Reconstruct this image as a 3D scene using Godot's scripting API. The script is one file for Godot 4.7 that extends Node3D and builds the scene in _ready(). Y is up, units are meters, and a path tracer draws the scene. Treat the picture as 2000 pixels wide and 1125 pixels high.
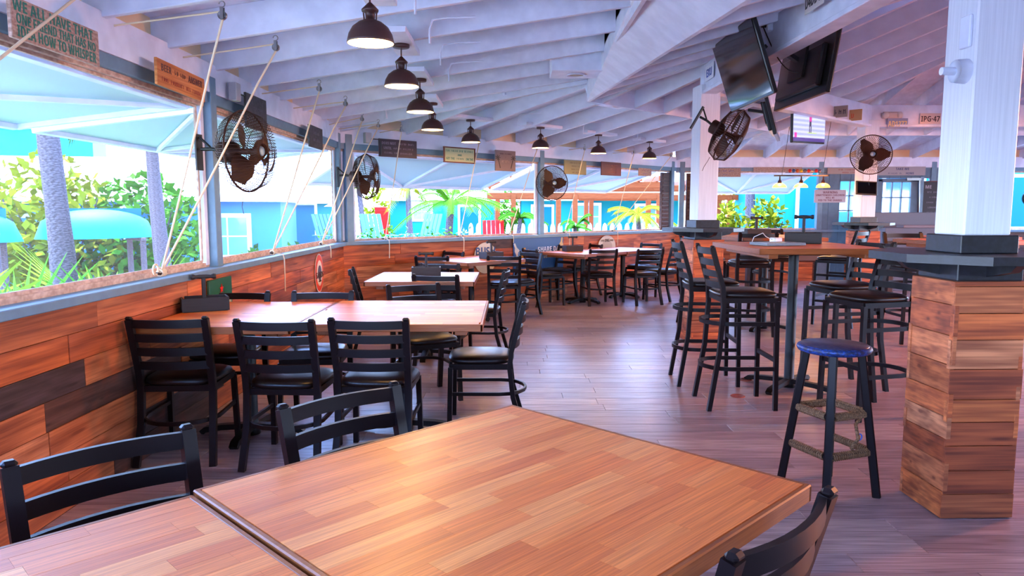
extends Node3D
# A thatched-style island bar with an octagonal veranda. Units metres; V(x, y, d): d is the depth away from the camera.

var M := {}
var rng := RandomNumberGenerator.new()
var used := {}

func V(x: float, y: float, d: float) -> Vector3:
	return Vector3(x, y, -d)

# ---------------------------------------------------------------- mesh helpers
func ms() -> SurfaceTool:
	var st := SurfaceTool.new()
	st.begin(Mesh.PRIMITIVE_TRIANGLES)
	st.set_smooth_group(-1)
	return st

func tri(st: SurfaceTool, a: Vector3, b: Vector3, c: Vector3, o: Vector3) -> void:
	var n := (b - a).cross(c - a)
	if n.dot((a + b + c) / 3.0 - o) > 0.0:
		var t := b
		b = c
		c = t
	for v in [a, b, c]:
		st.set_uv(Vector2(v.x, v.y))
		st.add_vertex(v)

func quad(st: SurfaceTool, a: Vector3, b: Vector3, c: Vector3, d: Vector3, o: Vector3) -> void:
	tri(st, a, b, c, o)
	tri(st, a, c, d, o)

# box, chamfered when ch > 0
func bx(st: SurfaceTool, c: Vector3, s: Vector3, b := Basis(), ch := 0.0) -> void:
	var h := s * 0.5
	st.set_smooth_group(-1)
	if ch <= 0.0:
		for ax in 3:
			for sg in [-1.0, 1.0]:
				var p := []
				for k in [[-1, -1], [1, -1], [1, 1], [-1, 1]]:
					var v := Vector3()
					v[ax] = sg * h[ax]
					v[(ax + 1) % 3] = k[0] * h[(ax + 1) % 3]
					v[(ax + 2) % 3] = k[1] * h[(ax + 2) % 3]
					p.append(c + b * v)
				quad(st, p[0], p[1], p[2], p[3], c)
		return
	ch = minf(ch, minf(h.x, minf(h.y, h.z)) * 0.95)
	var cv := func(ax: int, sx: float, sy: float, sz: float) -> Vector3:
		var v := Vector3(sx * (h.x - ch), sy * (h.y - ch), sz * (h.z - ch))
		v[ax] = [sx, sy, sz][ax] * h[ax]
		return c + b * v
	for ax in 3:
		var a1 := (ax + 1) % 3
		var a2 := (ax + 2) % 3
		for sg in [-1.0, 1.0]:
			var p := []
			for k in [[-1.0, -1.0], [1.0, -1.0], [1.0, 1.0], [-1.0, 1.0]]:
				var sv := [0.0, 0.0, 0.0]
				sv[ax] = sg
				sv[a1] = k[0]
				sv[a2] = k[1]
				p.append(cv.call(ax, sv[0], sv[1], sv[2]))
			quad(st, p[0], p[1], p[2], p[3], c)
			for s2 in [-1.0, 1.0]:      # edge between ax and a1 faces
				var e1 := [0.0, 0.0, 0.0]
				e1[ax] = sg
				e1[a1] = s2
				e1[a2] = -1.0
				var e2 := e1.duplicate()
				e2[a2] = 1.0
				quad(st, cv.call(ax, e1[0], e1[1], e1[2]), cv.call(ax, e2[0], e2[1], e2[2]), cv.call(a1, e2[0], e2[1], e2[2]), cv.call(a1, e1[0], e1[1], e1[2]), c)
	for sx in [-1.0, 1.0]:
		for sy in [-1.0, 1.0]:
			for sz in [-1.0, 1.0]:
				tri(st, cv.call(0, sx, sy, sz), cv.call(1, sx, sy, sz), cv.call(2, sx, sy, sz), c)

func bar(st: SurfaceTool, a: Vector3, b: Vector3, w: float, t: float, up := Vector3.UP, ch := 0.0) -> void:
	var z := (b - a).normalized()
	var x := up.cross(z)
	if x.length() < 0.01:
		x = Vector3.RIGHT.cross(z)
	x = x.normalized()
	bx(st, (a + b) * 0.5, Vector3(w, t, a.distance_to(b)), Basis(x, z.cross(x), z), ch)

func tube(st: SurfaceTool, pts: Array, r, seg := 8, closed := false) -> void:
	var n := pts.size()
	var rings := []
	var prev := Vector3.ZERO
	for i in n:
		var p: Vector3 = pts[i]
		var t: Vector3
		if closed:
			t = (pts[(i + 1) % n] - pts[(i + n - 1) % n]).normalized()
		else:
			t = (pts[mini(i + 1, n - 1)] - pts[maxi(i - 1, 0)]).normalized()
		var u: Vector3
		if prev == Vector3.ZERO:
			u = t.cross(Vector3.UP)
			if u.length() < 0.05:
				u = t.cross(Vector3.RIGHT)
		else:
			u = prev - t * prev.dot(t)
		u = u.normalized()
		prev = u
		var w := t.cross(u)
		var rr: float = r[i] if r is Array else r
		var ring := []
		for k in seg:
			var a := TAU * k / seg
			ring.append(p + (u * cos(a) + w * sin(a)) * rr)
		rings.append(ring)
	st.set_smooth_group(1)
	for i in (n if closed else n - 1):
		var j := (i + 1) % n
		var o: Vector3 = (pts[i] + pts[j]) * 0.5
		for k in seg:
			var l := (k + 1) % seg
			quad(st, rings[i][k], rings[i][l], rings[j][l], rings[j][k], o)
	st.set_smooth_group(-1)
	if not closed:
		for e in [0, n - 1]:
			var inner: Vector3 = pts[1] if e == 0 else pts[n - 2]
			for k in seg:
				tri(st, pts[e], rings[e][k], rings[e][(k + 1) % seg], inner)

# rectangular section swept along a path, w along `side`-ish axis, t along up
func sweep(st: SurfaceTool, pts: Array, up: Vector3, w: float, t: float) -> void:
	var secs := []
	var n := pts.size()
	for i in n:
		var d: Vector3 = (pts[mini(i + 1, n - 1)] - pts[maxi(i - 1, 0)]).normalized()
		var s := up.cross(d).normalized()
		var u := d.cross(s).normalized()
		secs.append([pts[i] - s * w / 2 - u * t / 2, pts[i] + s * w / 2 - u * t / 2, pts[i] + s * w / 2 + u * t / 2, pts[i] - s * w / 2 + u * t / 2])
	for i in n - 1:
		var o: Vector3 = (pts[i] + pts[i + 1]) * 0.5
		for k in 4:
			st.set_smooth_group(10 + k)
			quad(st, secs[i][k], secs[i][(k + 1) % 4], secs[i + 1][(k + 1) % 4], secs[i + 1][k], o)
	st.set_smooth_group(-1)
	quad(st, secs[0][0], secs[0][1], secs[0][2], secs[0][3], pts[1])
	quad(st, secs[n - 1][0], secs[n - 1][1], secs[n - 1][2], secs[n - 1][3], pts[n - 2])

func lathe(st: SurfaceTool, prof: Array, seg: int, xf := Transform3D(), smooth := true) -> void:
	for i in prof.size() - 1:
		st.set_smooth_group((1 + i if not smooth else 1))
		var p: Vector2 = prof[i]
		var q: Vector2 = prof[i + 1]
		for k in seg:
			var a := TAU * k / seg
			var b := TAU * (k + 1) / seg
			var A := xf * Vector3(p.x * cos(a), p.y, p.x * sin(a))
			var B := xf * Vector3(p.x * cos(b), p.y, p.x * sin(b))
			var C := xf * Vector3(q.x * cos(b), q.y, q.x * sin(b))
			var D := xf * Vector3(q.x * cos(a), q.y, q.x * sin(a))
			var o := xf * Vector3(0, (p.y + q.y) / 2 - (q.x - p.x) * signf(q.y - p.y + 0.00001) * 0.0, 0)
			if absf(p.y - q.y) < 0.0001:
				o = xf * Vector3(0, p.y + (0.1 if i == 0 else -0.1), 0)
			if p.x > 0.0001:
				tri(st, A, B, C, o)
			if q.x > 0.0001:
				tri(st, A, C, D, o)
	st.set_smooth_group(-1)

# polygon (x, y) extruded from z0 to z1
func prism(st: SurfaceTool, poly: PackedVector2Array, z0: float, z1: float, xf := Transform3D()) -> void:
	st.set_smooth_group(-1)
	var idx := Geometry2D.triangulate_polygon(poly)
	var mid := Vector3()
	for p in poly:
		mid += Vector3(p.x, p.y, (z0 + z1) / 2)
	mid /= poly.size()
	for z in [z0, z1]:
		for i in range(0, idx.size(), 3):
			tri(st, xf * Vector3(poly[idx[i]].x, poly[idx[i]].y, z), xf * Vector3(poly[idx[i + 1]].x, poly[idx[i + 1]].y, z), xf * Vector3(poly[idx[i + 2]].x, poly[idx[i + 2]].y, z), xf * mid)
	for i in poly.size():
		var a := poly[i]
		var b := poly[(i + 1) % poly.size()]
		quad(st, xf * Vector3(a.x, a.y, z0), xf * Vector3(b.x, b.y, z0), xf * Vector3(b.x, b.y, z1), xf * Vector3(a.x, a.y, z1), xf * mid)

func arc(c: Vector3, r: float, a0: float, a1: float, n: int, ux: Vector3, uy: Vector3) -> Array:
	var out := []
	for i in n + 1:
		var a := lerpf(a0, a1, float(i) / n)
		out.append(c + ux * cos(a) * r + uy * sin(a) * r)
	return out

# ---------------------------------------------------------------- object helpers
func numbered(n: String) -> String:
	var k: int = used.get(n, 0)
	used[n] = k + 1
	return n if k == 0 else "%s_%03d" % [n, k]

func obj(called: String, st: SurfaceTool, mat: Material, parent: Node3D = null) -> MeshInstance3D:
	st.generate_normals()
	var o := MeshInstance3D.new()
	o.mesh = st.commit()
	o.material_override = null
	o.mesh.surface_set_material(0, mat)
	if parent == null:
		o.name = numbered(called)
		add_child(o, true)
	else:
		o.name = called
		parent.add_child(o, true)
	return o

func tag(o: Node3D, label: String, category := "", group := "") -> void:
	o.set_meta("label", label)
	if category:
		o.set_meta("category", category)
	if group:
		o.set_meta("group", group)

func thing(called: String, label: String, category: String, at := Vector3.ZERO, turn := 0.0, group := "") -> Node3D:
	var o := Node3D.new()
	o.name = numbered(called)
	add_child(o, true)
	o.position = at
	o.rotation.y = turn
	tag(o, label, category, group)
	return o

func structure(called: String, parent: Node3D = null) -> Node3D:
	var o := Node3D.new()
	o.name = numbered(called)
	add_child(o, true)
	o.set_meta("kind", "structure")
	return o

func copy(o: Node3D, at: Vector3, turn: float, label: String, group := "") -> Node3D:
	var c: Node3D = o.duplicate()
	c.name = numbered(str(o.name).rstrip("0123456789_"))
	add_child(c, true)
	c.position = at
	c.rotation.y = turn
	c.scale = o.scale
	c.set_meta("label", label)
	if group:
		c.set_meta("group", group)
	return c

func text(parent: Node3D, s: String, size: float, mat: Material, xf: Transform3D, called := "lettering", serif := false, maxw := 0.0) -> MeshInstance3D:
	var t := TextMesh.new()
	var f := SystemFont.new()
	f.font_names = PackedStringArray(["Droid Serif" if serif else "Droid Sans"])
	f.font_weight = 700
	t.font = f
	t.font_size = 32
	t.pixel_size = size / 32.0
	t.depth = 0.002
	t.curve_step = 4.0
	t.text = s
	t.horizontal_alignment = HORIZONTAL_ALIGNMENT_CENTER
	t.vertical_alignment = VERTICAL_ALIGNMENT_CENTER
	var o := MeshInstance3D.new()
	o.mesh = t
	o.name = called
	t.surface_set_material(0, mat) if false else null
	o.material_override = mat
	parent.add_child(o, true)
	o.transform = xf
	if maxw > 0.0:
		var w: float = t.get_aabb().size.x
		if w > maxw:
			o.transform = xf * Transform3D(Basis.from_scale(Vector3(maxw / w, 1, 1)), Vector3.ZERO)
	return o

# lettering too worn to read: "~4 3" draws words of four and three stroke clusters
func worn(parent: Node3D, pattern: String, size: float, m: Material, at: Vector3, maxw: float) -> void:
	var rg := RandomNumberGenerator.new()
	rg.seed = hash(pattern) + int(at.y * 1000.0)
	var words := pattern.substr(1).split(" ")
	var cells := 0
	for q in words:
		cells += int(q) + 1
	cells -= 1
	var cw := minf(size * 0.5, maxw / cells)
	var x := at.x - cells * cw / 2.0
	var h := size * 0.6
	var st := ms()
	for q in words:
		for k in int(q):
			var lean := rg.randf_range(-0.12, 0.12) * h
			bx(st, Vector3(x + cw * 0.25, at.y + lean * 0.3, at.z), Vector3(cw * 0.16, h * rg.randf_range(0.75, 1.0), 0.002))
			if rg.randf() < 0.6:
				bx(st, Vector3(x + cw * 0.68, at.y - lean * 0.3, at.z), Vector3(cw * 0.16, h * rg.randf_range(0.5, 0.95), 0.002))
			if rg.randf() < 0.75:
				bx(st, Vector3(x + cw * 0.47, at.y + h * rg.randf_range(-0.4, 0.4), at.z + 0.0003), Vector3(cw * 0.4, h * 0.13, 0.002))
			x += cw
		x += cw
	obj("worn_lettering", st, m, parent)

func words(parent: Node3D, l: Array, z: float, w: float) -> void:
	var x: float = l[4] if l.size() > 4 else 0.0
	var room: float = l[5] if l.size() > 5 else w
	if str(l[0]).begins_with("~"):
		worn(parent, l[0], l[1], paint(l[3]), Vector3(x, l[2], z), room)
	else:
		text(parent, l[0], l[1], paint(l[3]), Transform3D(Basis(), Vector3(x, l[2], z)), "lettering", false, room)

# ---------------------------------------------------------------- materials
func seam(seed_: int, w: int, h: int, freq: float, oct := 4) -> Image:
	var n := FastNoiseLite.new()
	n.seed = seed_
	n.noise_type = FastNoiseLite.TYPE_SIMPLEX_SMOOTH
	n.frequency = freq
	n.fractal_octaves = oct
	return n.get_seamless_image(w, h)

# streaky grain running along the picture's u axis; base colours lo..hi
func grain(seed_: int, size: int, lo: Color, hi: Color, knots: int, contrast := 1.0, blotch := 0.35, upright := false) -> ImageTexture:
	var a := seam(seed_, size / 8, size, 0.045, 4)
	a.resize(size, size, Image.INTERPOLATE_CUBIC)
	var b := seam(seed_ + 1, size / 4, size / 2, 0.02, 3)
	b.resize(size, size, Image.INTERPOLATE_CUBIC)
	var c := seam(seed_ + 2, size / 16, size, 0.18, 2)
	c.resize(size, size, Image.INTERPOLATE_CUBIC)
	var ks := []
	var rg := RandomNumberGenerator.new()
	rg.seed = seed_ * 7 + 3
	for i in knots:
		ks.append([rg.randf() * size, rg.randf() * size, rg.randf_range(0.010, 0.022) * size])
	var im := Image.create(size, size, false, Image.FORMAT_RGB8)
	for y in size:
		for x in size:
			var v := (a.get_pixel(x, y).r - 0.5) * 1.3 * contrast + (b.get_pixel(x, y).r - 0.5) * blotch * 2.0 + (c.get_pixel(x, y).r - 0.5) * 0.5 * contrast + 0.55
			for k in ks:
				var dx := absf(x - k[0])
				dx = minf(dx, size - dx)
				var dy := absf(y - k[1])
				dy = minf(dy, size - dy)
				if dx < k[2] * 5.0 and dy < k[2] * 3.5:
					var d = sqrt(dx * dx * 0.35 + dy * dy) / k[2]
					if d < 2.6:
						v -= 0.85 * exp(-d * d * 0.9) + 0.12 * maxf(0.0, sin(d * 9.0)) * exp(-d)
			if upright:
				im.set_pixel(y, x, lo.lerp(hi, clampf(v, 0.0, 1.0)))
			else:
				im.set_pixel(x, y, lo.lerp(hi, clampf(v, 0.0, 1.0)))
	return ImageTexture.create_from_image(im)

func speck(seed_: int, size: int, lo: Color, hi: Color, freq: float, gamma := 1.0) -> ImageTexture:
	var a := seam(seed_, size, size, freq, 5)
	var im := Image.create(size, size, false, Image.FORMAT_RGB8)
	for y in size:
		for x in size:
			im.set_pixel(x, y, lo.lerp(hi, pow(clampf((a.get_pixel(x, y).r - 0.2) * 1.6, 0.0, 1.0), gamma)))
	return ImageTexture.create_from_image(im)

func mat(c: Color, rough := 0.6, metal := 0.0, tex: Texture2D = null, sc := Vector3.ONE, world := false) -> StandardMaterial3D:
	var m := StandardMaterial3D.new()
	m.albedo_color = c
	m.roughness = rough
	m.metallic = metal
	if tex:
		m.albedo_texture = tex
		m.uv1_triplanar = true
		m.uv1_world_triplanar = world
		m.uv1_scale = sc
		m.uv1_triplanar_sharpness = 8.0
	return m

func tints(tex: Texture2D, list: Array, rough: float, sc: Vector3, coat := 0.0) -> Array:
	var out := []
	for i in list.size():
		var m := mat(list[i], rough, 0.0, tex, sc)
		m.uv1_offset = Vector3(i * 0.37, i * 0.61, i * 0.23)
		if coat > 0.0:
			m.clearcoat_enabled = true
			m.clearcoat = coat
			m.clearcoat_roughness = 0.25
		out.append(m)
	return out

func make_materials() -> void:
	var w1 := grain(11, 512, Color(0.82, 0.75, 0.7), Color(1, 1, 1), 1, 0.8, 0.25)
	var w4 := grain(43, 512, Color(0.9, 0.9, 0.91), Color(1, 1, 1), 1, 0.6, 0.1, true)
	var w2 := grain(23, 512, Color(0.6, 0.5, 0.44), Color(1, 1, 1), 6, 0.55, 0.5)
	var w3 := grain(37, 512, Color(0.68, 0.65, 0.64), Color(1, 1, 1), 2, 0.9, 0.3)
	var dirt := speck(5, 256, Color(0.93, 0.93, 0.94), Color(1, 1, 1), 0.02)
	var weather := speck(9, 256, Color(0.55, 0.53, 0.5), Color(1, 1, 1), 0.03)
	# butcher block staves: grain along local x
	M.stave = tints(w1, [Color(0.95, 0.54, 0.25), Color(0.97, 0.58, 0.29), Color(0.92, 0.5, 0.22), Color(0.98, 0.63, 0.34), Color(0.94, 0.52, 0.24), Color(0.88, 0.46, 0.2)], 0.42, Vector3(0.9, 7, 7), 0.1)
	M.table_edge = mat(Color(0.62, 0.34, 0.15), 0.4, 0, w1, Vector3(1.3, 9, 9))
	# cedar wall boards: grain along local x
	M.cedar = tints(w2, [Color(0.82, 0.42, 0.2), Color(0.76, 0.38, 0.17), Color(0.88, 0.49, 0.25), Color(0.72, 0.39, 0.21), Color(0.8, 0.46, 0.27), Color(0.68, 0.33, 0.16), Color(0.84, 0.53, 0.35)], 0.6, Vector3(0.45, 1.9, 1.9))
	M.cedar_dark = tints(w2, [Color(0.3, 0.22, 0.22), Color(0.36, 0.22, 0.17)], 0.6, Vector3(0.8, 2.6, 2.6))
	M.floor = tints(w3, [Color(0.72, 0.61, 0.61), Color(0.67, 0.56, 0.57), Color(0.76, 0.66, 0.65), Color(0.63, 0.53, 0.54), Color(0.7, 0.62, 0.64)], 0.36, Vector3(0.7, 4, 4), 0.12)
	M.floor_gap = mat(Color(0.1, 0.08, 0.08), 0.8)
	M.white = mat(Color(0.85, 0.88, 0.95), 0.5, 0, dirt, Vector3(0.9, 0.9, 0.9), true)  # blue of the sky light tinted into the white paint
	M.white_grain = mat(Color(0.87, 0.89, 0.93), 0.5, 0, w4, Vector3(2.4, 0.5, 2.4))
	M.deck = mat(Color(0.85, 0.88, 0.95), 0.7, 0, dirt, Vector3(1.3, 1.3, 1.3), true)  # same blue light cast mixed into the deck colour
	M.blue = mat(Color(0.4, 0.52, 0.6), 0.5, 0, dirt, Vector3(1.6, 1.6, 1.6), true)
	M.blue_wall = mat(Color(0.34, 0.44, 0.52), 0.6, 0, dirt, Vector3(1.1, 1.1, 1.1), true)
	M.sill_worn = mat(Color(0.8, 0.7, 0.64), 0.8, 0, speck(10, 128, Color(0.8, 0.76, 0.74), Color(1, 1, 1), 0.04), Vector3(3, 3, 3), true)
	M.cream = mat(Color(0.85, 0.76, 0.62), 0.7)  # warm outside light on the eave blocking, put into its colour
	M.navy = mat(Color(0.1, 0.1, 0.15), 0.4, 0, weather, Vector3(3, 3, 3))
	M.chair = mat(Color(0.085, 0.05, 0.055), 0.38)
	M.chair.metallic_specular = 0.32
	M.seat = mat(Color(0.075, 0.045, 0.045), 0.33)
	M.seat.metallic_specular = 0.45
	M.iron = mat(Color(0.05, 0.045, 0.05), 0.45, 0.3)
	M.rust = mat(Color(0.2, 0.1, 0.07), 0.6, 0.5)
	M.bronze = mat(Color(0.26, 0.15, 0.14), 0.45, 0.2)
	M.shade_in = mat(Color(0.86, 0.82, 0.76), 0.5)
	M.rope = mat(Color(0.82, 0.74, 0.62), 0.9)
	M.hemp = mat(Color(0.64, 0.48, 0.34), 0.95, 0, weather, Vector3(12, 12, 12))
	M.steel = mat(Color(0.55, 0.55, 0.56), 0.35, 0.8)
	M.bulb = mat(Color(1, 0.9, 0.7), 0.4)
	M.bulb.emission_enabled = true
	M.bulb.emission = Color(1.0, 0.78, 0.45)
	M.bulb.emission_energy_multiplier = 0.6
	M.black = mat(Color(0.02, 0.02, 0.025), 0.3)
	M.screen = mat(Color(0.012, 0.012, 0.016), 0.08)
	M.caddy = mat(Color(0.13, 0.1, 0.1), 0.6, 0, w3, Vector3(2, 9, 9))
	M.vinyl = mat(Color(0.66, 0.74, 0.86, 0.16), 0.45)
	M.vinyl.transparency = BaseMaterial3D.TRANSPARENCY_ALPHA
	M.glass = mat(Color(0.85, 0.95, 1.0, 0.08), 0.05)
	M.glass.transparency = BaseMaterial3D.TRANSPARENCY_ALPHA
	M.shutter = mat(Color(0.7, 0.78, 0.8), 0.6)
	M.shutter.backlight_enabled = true
	M.shutter.backlight = Color(0.36, 0.42, 0.44)
	M.blue_stool = mat(Color(0.12, 0.33, 0.7), 0.45, 0, speck(41, 256, Color(0.35, 0.3, 0.32), Color(1.0, 1.0, 1.0), 0.035, 1.3), Vector3(5, 5, 5))
	M.red = mat(Color(0.75, 0.08, 0.05), 0.4)
	M.card = {}
	# outdoors
	M.sand = mat(Color(0.8, 0.8, 0.78), 0.9, 0, weather, Vector3(0.4, 0.4, 0.4), true)
	M.turq = mat(Color(0.08, 0.44, 0.45), 0.6)
	M.turq_dark = mat(Color(0.04, 0.32, 0.4), 0.6)
	M.roof = mat(Color(0.75, 0.78, 0.8), 0.6)
	M.orange_wood = mat(Color(0.52, 0.26, 0.12), 0.6, 0, w1, Vector3(1, 4, 4))
	M.bark = mat(Color(0.4, 0.36, 0.36), 0.9, 0, weather, Vector3(3, 9, 3))
	for n in ["turq", "turq_dark", "roof", "orange_wood", "bark", "sand", "shutter", "red"]:
		M[n].metallic_specular = 0.2
	for g in [["leaf", Color(0.16, 0.33, 0.05)], ["leaf_yellow", Color(0.36, 0.39, 0.05)], ["leaf_dark", Color(0.09, 0.24, 0.07)], ["leaf_lime", Color(0.22, 0.38, 0.06)], ["hedge_pale", Color(0.32, 0.42, 0.3)], ["palmetto", Color(0.42, 0.62, 0.1)], ["palmetto_deep", Color(0.26, 0.5, 0.08)]]:
		var m := mat(g[1], 0.85)
		m.metallic_specular = 0.12
		m.backlight_enabled = true
		m.backlight = g[1] * 0.5
		M[g[0]] = m

func paint(c: Color, rough := 0.6) -> StandardMaterial3D:
	if not M.card.has(c):
		M.card[c] = mat(c, rough)
	return M.card[c]

# ---------------------------------------------------------------- main
func _ready() -> void:
	rng.seed = 12345
	# camera
	var cam := Camera3D.new()
	cam.position = Vector3(0, 1.42, 0)
	cam.rotation_degrees = Vector3(-6.2, 0, 0)
	cam.fov = rad_to_deg(2.0 * atan(562.5 / 1420.0))
	cam.near = 0.05
	cam.far = 300.0
	add_child(cam)
	cam.current = true
	# sky and sun
	var we := WorldEnvironment.new()
	var env := Environment.new()
	var sky := Sky.new()
	var sm := ProceduralSkyMaterial.new()
	sm.sky_top_color = Color(0.46, 0.64, 0.98)
	sm.sky_horizon_color = Color(0.82, 0.9, 1.0)
	sm.ground_bottom_color = Color(0.6, 0.6, 0.58)
	sm.ground_horizon_color = Color(0.78, 0.88, 0.95)
	sm.sky_curve = 0.12
	sm.sky_energy_multiplier = 1.0
	sky.sky_material = sm
	env.background_mode = Environment.BG_SKY
	env.sky = sky
	env.tonemap_mode = Environment.TONE_MAPPER_LINEAR
	env.tonemap_exposure = 33.0
	env.sdfgi_enabled = true
	env.ssao_enabled = true
	env.ssil_enabled = true
	we.environment = env
	add_child(we)
	var sun := DirectionalLight3D.new()
	sun.name = "sun"
	sun.light_energy = 0.4
	sun.light_color = Color(1.0, 0.97, 0.93)
	sun.light_angular_distance = 0.6
	sun.shadow_enabled = true
	sun.rotation_degrees = Vector3(-68, -150, 0)
	add_child(sun)

	make_materials()
	build_floor()
	build_walls()
	build_roofs()
	build_columns()
	build_tables()
	build_chairs()
	build_lamps()
	build_fans()
	build_screens()
	build_ropes()
	build_signs()
	build_small()
	build_back_bar()
	build_outdoors()

# ---------------------------------------------------------------- shell
const OUT := [Vector2(-2.12, 1.3), Vector2(-2.12, 9.08), Vector2(3.22, 14.42), Vector2(11.0, 14.42), Vector2(16.3, 9.1), Vector2(16.3, 2.0), Vector2(11.0, -3.4), Vector2(3.0, -3.8)]
const C0 := Vector2(7.2, 5.6)

func oct(ap: float) -> Array:
	var out := []
	for k in 8:
		var a := deg_to_rad(180.0 + 22.5 - 45.0 * k)
		out.append(C0 + Vector2(cos(a), sin(a)) * ap / cos(deg_to_rad(22.5)))
	return out   # 0 = near end of the left side, 1 = its far end, 2, 3 ... clockwise seen from above

func build_floor() -> void:
	var fl := structure("floor")
	var st := ms()
	bx(st, V(7.2, -0.06, 5.4), Vector3(19.5, 0.1, 19.5))
	obj("slab", st, M.floor_gap, fl)
	var n := 0
	var rest := []
	for k in 5:
		rest.append(ms())
	var w := 0.165
	var row := 0
	var z := 0.9
	while z < 14.4:
		var x := -2.1 - rng.randf() * 1.2
		while x < 11.0:
			var l := rng.randf_range(1.05, 1.35)
			var a := maxf(x, -2.1)
			var b := minf(x + l, 11.0)
			# stop at the slanted walls
			var lim := z - 11.1
			if b > a + 0.02 and b > lim:
				a = maxf(a, lim)
				var m := rng.randi() % 5
				var c := V((a + b) / 2, -0.006, z + w / 2)
				var s := Vector3(b - a - 0.0025, 0.016, w - 0.0025)
				var near := z > 1.6 and a < 0.72 * (z + w) and b > -0.75 * z
				if near and n < 296:
					var p := ms()
					bx(p, c, s, Basis(), 0.0012)
					obj("plank", p, M.floor[m], fl)
					n += 1
				else:
					bx(rest[m], c, s)
			x += l
		z += w
		row += 1
	for k in 5:
		var o := obj("planks_beyond", rest[k], M.floor[k], fl)
		o.set_meta("kind", "stuff")

# boards laid in rows along local x (0..len), on the face z = 0..-t of a node
func board_wall(parent: Node3D, length: float, y0: float, y1: float, rows: int, seed_: int) -> void:
	var r := RandomNumberGenerator.new()
	r.seed = seed_
	var h := (y1 - y0) / rows
	for i in rows:
		var x := -r.randf() * 0.8
		while x < length:
			var l := r.randf_range(0.55, 1.7)
			var a := maxf(x, 0.0)
			var b := minf(x + l, length)
			if b - a > 0.03:
				var st := ms()
				var t := r.randf_range(0.017, 0.022)
				bx(st, Vector3((a + b) / 2, y0 + h * (i + 0.5), t / 2), Vector3(b - a - 0.003, h - 0.003, t), Basis(), 0.0015)
				var dark := r.randf() < 0.055
				obj("plank", st, M.cedar_dark[r.randi() % 2] if dark else M.cedar[r.randi() % M.cedar.size()], parent)
			x += l

func wall_node(called: String, p0: Vector2, p1: Vector2) -> Node3D:
	# local x runs from p0 to p1, local z points indoors
	var o := structure(called)
	var d := V(p1.x, 0, p1.y) - V(p0.x, 0, p0.y)
	var x := d.normalized()
	o.transform = Transform3D(Basis(x, Vector3.UP, x.cross(Vector3.UP)), V(p0.x, 0, p0.y))
	return o

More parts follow.
